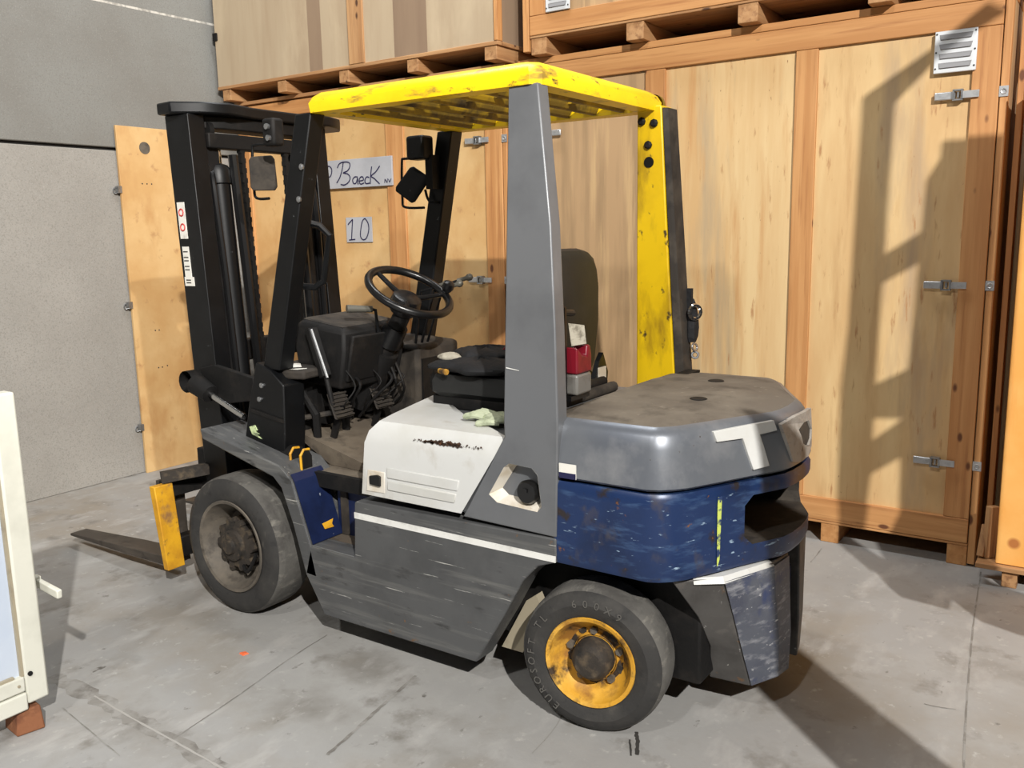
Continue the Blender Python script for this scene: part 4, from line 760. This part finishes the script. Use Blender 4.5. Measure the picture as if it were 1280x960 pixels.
tag(obj('wood_block', G().loft([[(-2.96,1.27,0),(-2.86,1.26,0),(-2.84,1.345,0),(-2.95,1.36,0)],[(-2.955,1.275,.084),(-2.862,1.272,.084),(-2.848,1.34,.084),(-2.95,1.352,.084)]]), 'block_brown', None, .006), 'reddish brown wood block under the corner of the white window', 'block', 'blocks under the white window')
tag(obj('wood_block', G().box(-2.96, -2.86, .25, .35, 0, .084), 'block_brown', None, .006), 'second brown wood block under the white window, hidden from view', 'block', 'blocks under the white window')
sp = obj('plastic_scrap', G().loft([[(-2.72,2.04,0),(-2.69,2.035,0),(-2.685,2.06,0),(-2.71,2.065,0)],[(-2.715,2.042,.006),(-2.692,2.04,.008),(-2.69,2.056,.006),(-2.708,2.06,.004)]]), 'orange_scrap'); tag(sp, 'tiny orange scrap lying on the floor by the front wheel', 'scrap')

# ------------------------------------------------------------------ out of view to the right: added blockers shaped by the shadows they throw
rk = empty('blocker_stand', (1.3, 3.03, 0), 'unseen stand added to cast the braced shadow on the tall crate', 'shadow caster')
Y = 2.98
obj('upright', G().prism_y([(-.015,2.945),(-.029,2.09),(-.045,1.833),(-.044,1.351),(-.032,1.184),(-.02,.981),(.082,1.091),(.064,1.144),(.043,1.215),(.063,1.463),(.066,1.968),(.074,2.397),(.082,2.907)], Y, Y+.03), 'black_paint', rk)
obj('top_arm', G().prism_y([(-.015,2.945),(.21,3.087),(.36,3.2),(.423,3.164),(.348,3.123),(.213,3.032),(.082,2.9)], Y, Y+.03), 'black_paint', rk)
for q in ([(.07,2.346),(.205,2.434),(.195,2.316),(.07,2.24)], [(.06,1.842),(.18,1.912),(.18,1.731),(.062,1.721)], [(.05,1.606),(.18,1.725),(.185,1.576),(.05,1.473)]): obj('brace', G().prism_y(q, Y+.003, Y+.027), 'black_paint', rk)
obj('side_plate', G().prism_y([(.247,2.746),(.245,2.69),(.202,2.613),(.182,2.051),(.166,1.591),(.173,1.339),(.082,1.091),(-.02,.981),(-.037,.86),(-.031,.788),(.119,.766),(.18,.851),(.196,.725),(.291,.68),(.60,.68),(.60,.95),(.43,1.05),(.435,2.746)], Y+.031, Y+.045), 'black_paint', rk)
obj('arm', G().box(.55, 1.30, Y+.031, Y+.07, .72, .86), 'black_paint', rk); obj('post', G().box(1.25, 1.35, Y, Y+.1, 0, 2.6), 'black_paint', rk); obj('foot', G().box(1.0, 1.6, 2.7, 3.3, 0, .03), 'black_paint', rk)
lk = empty('blocker_panel', (.5, 1.7, 0), 'unseen sloping panel added to cast the shadow band across the floor', 'trolley')  # unseen sheet, added for its shadow band on the floor
obj('panel', G().loft([[(x, y, z) for x, z in ((.42,.05),(.95,.05),(.40,1.50),(.24,1.95),(.0,1.95),(.085,1.50))] for y in (1.60, 1.62)]), 'grey_paint', lk)
obj('blocker_bed', G().box(.35, 1.0, 1.45, 1.80, .02, .05), 'black_paint', lk); obj('prop', G().tube([(.85,1.63,.05),(.30,1.63,1.6)], .012, 8), 'black_paint', lk)

# labels for parts that look different from the rest of the forklift
for o, t in ((py, 'yellow rear pillar with dark bolts'), (pl, 'grey rear pillar with fuel filler recess'), (wc, 'white engine side cover with a rust scrape'), (cw, 'scratched blue counterweight with a tow pocket'), (hd, 'silver grey counterweight hood with a white letter T'), (gf, 'yellow overhead guard frame'), (sw_, 'small rear tyre on a yellow rim'), (dw, 'large front tyre on a dusty grey rim')):
    o['label'] = t
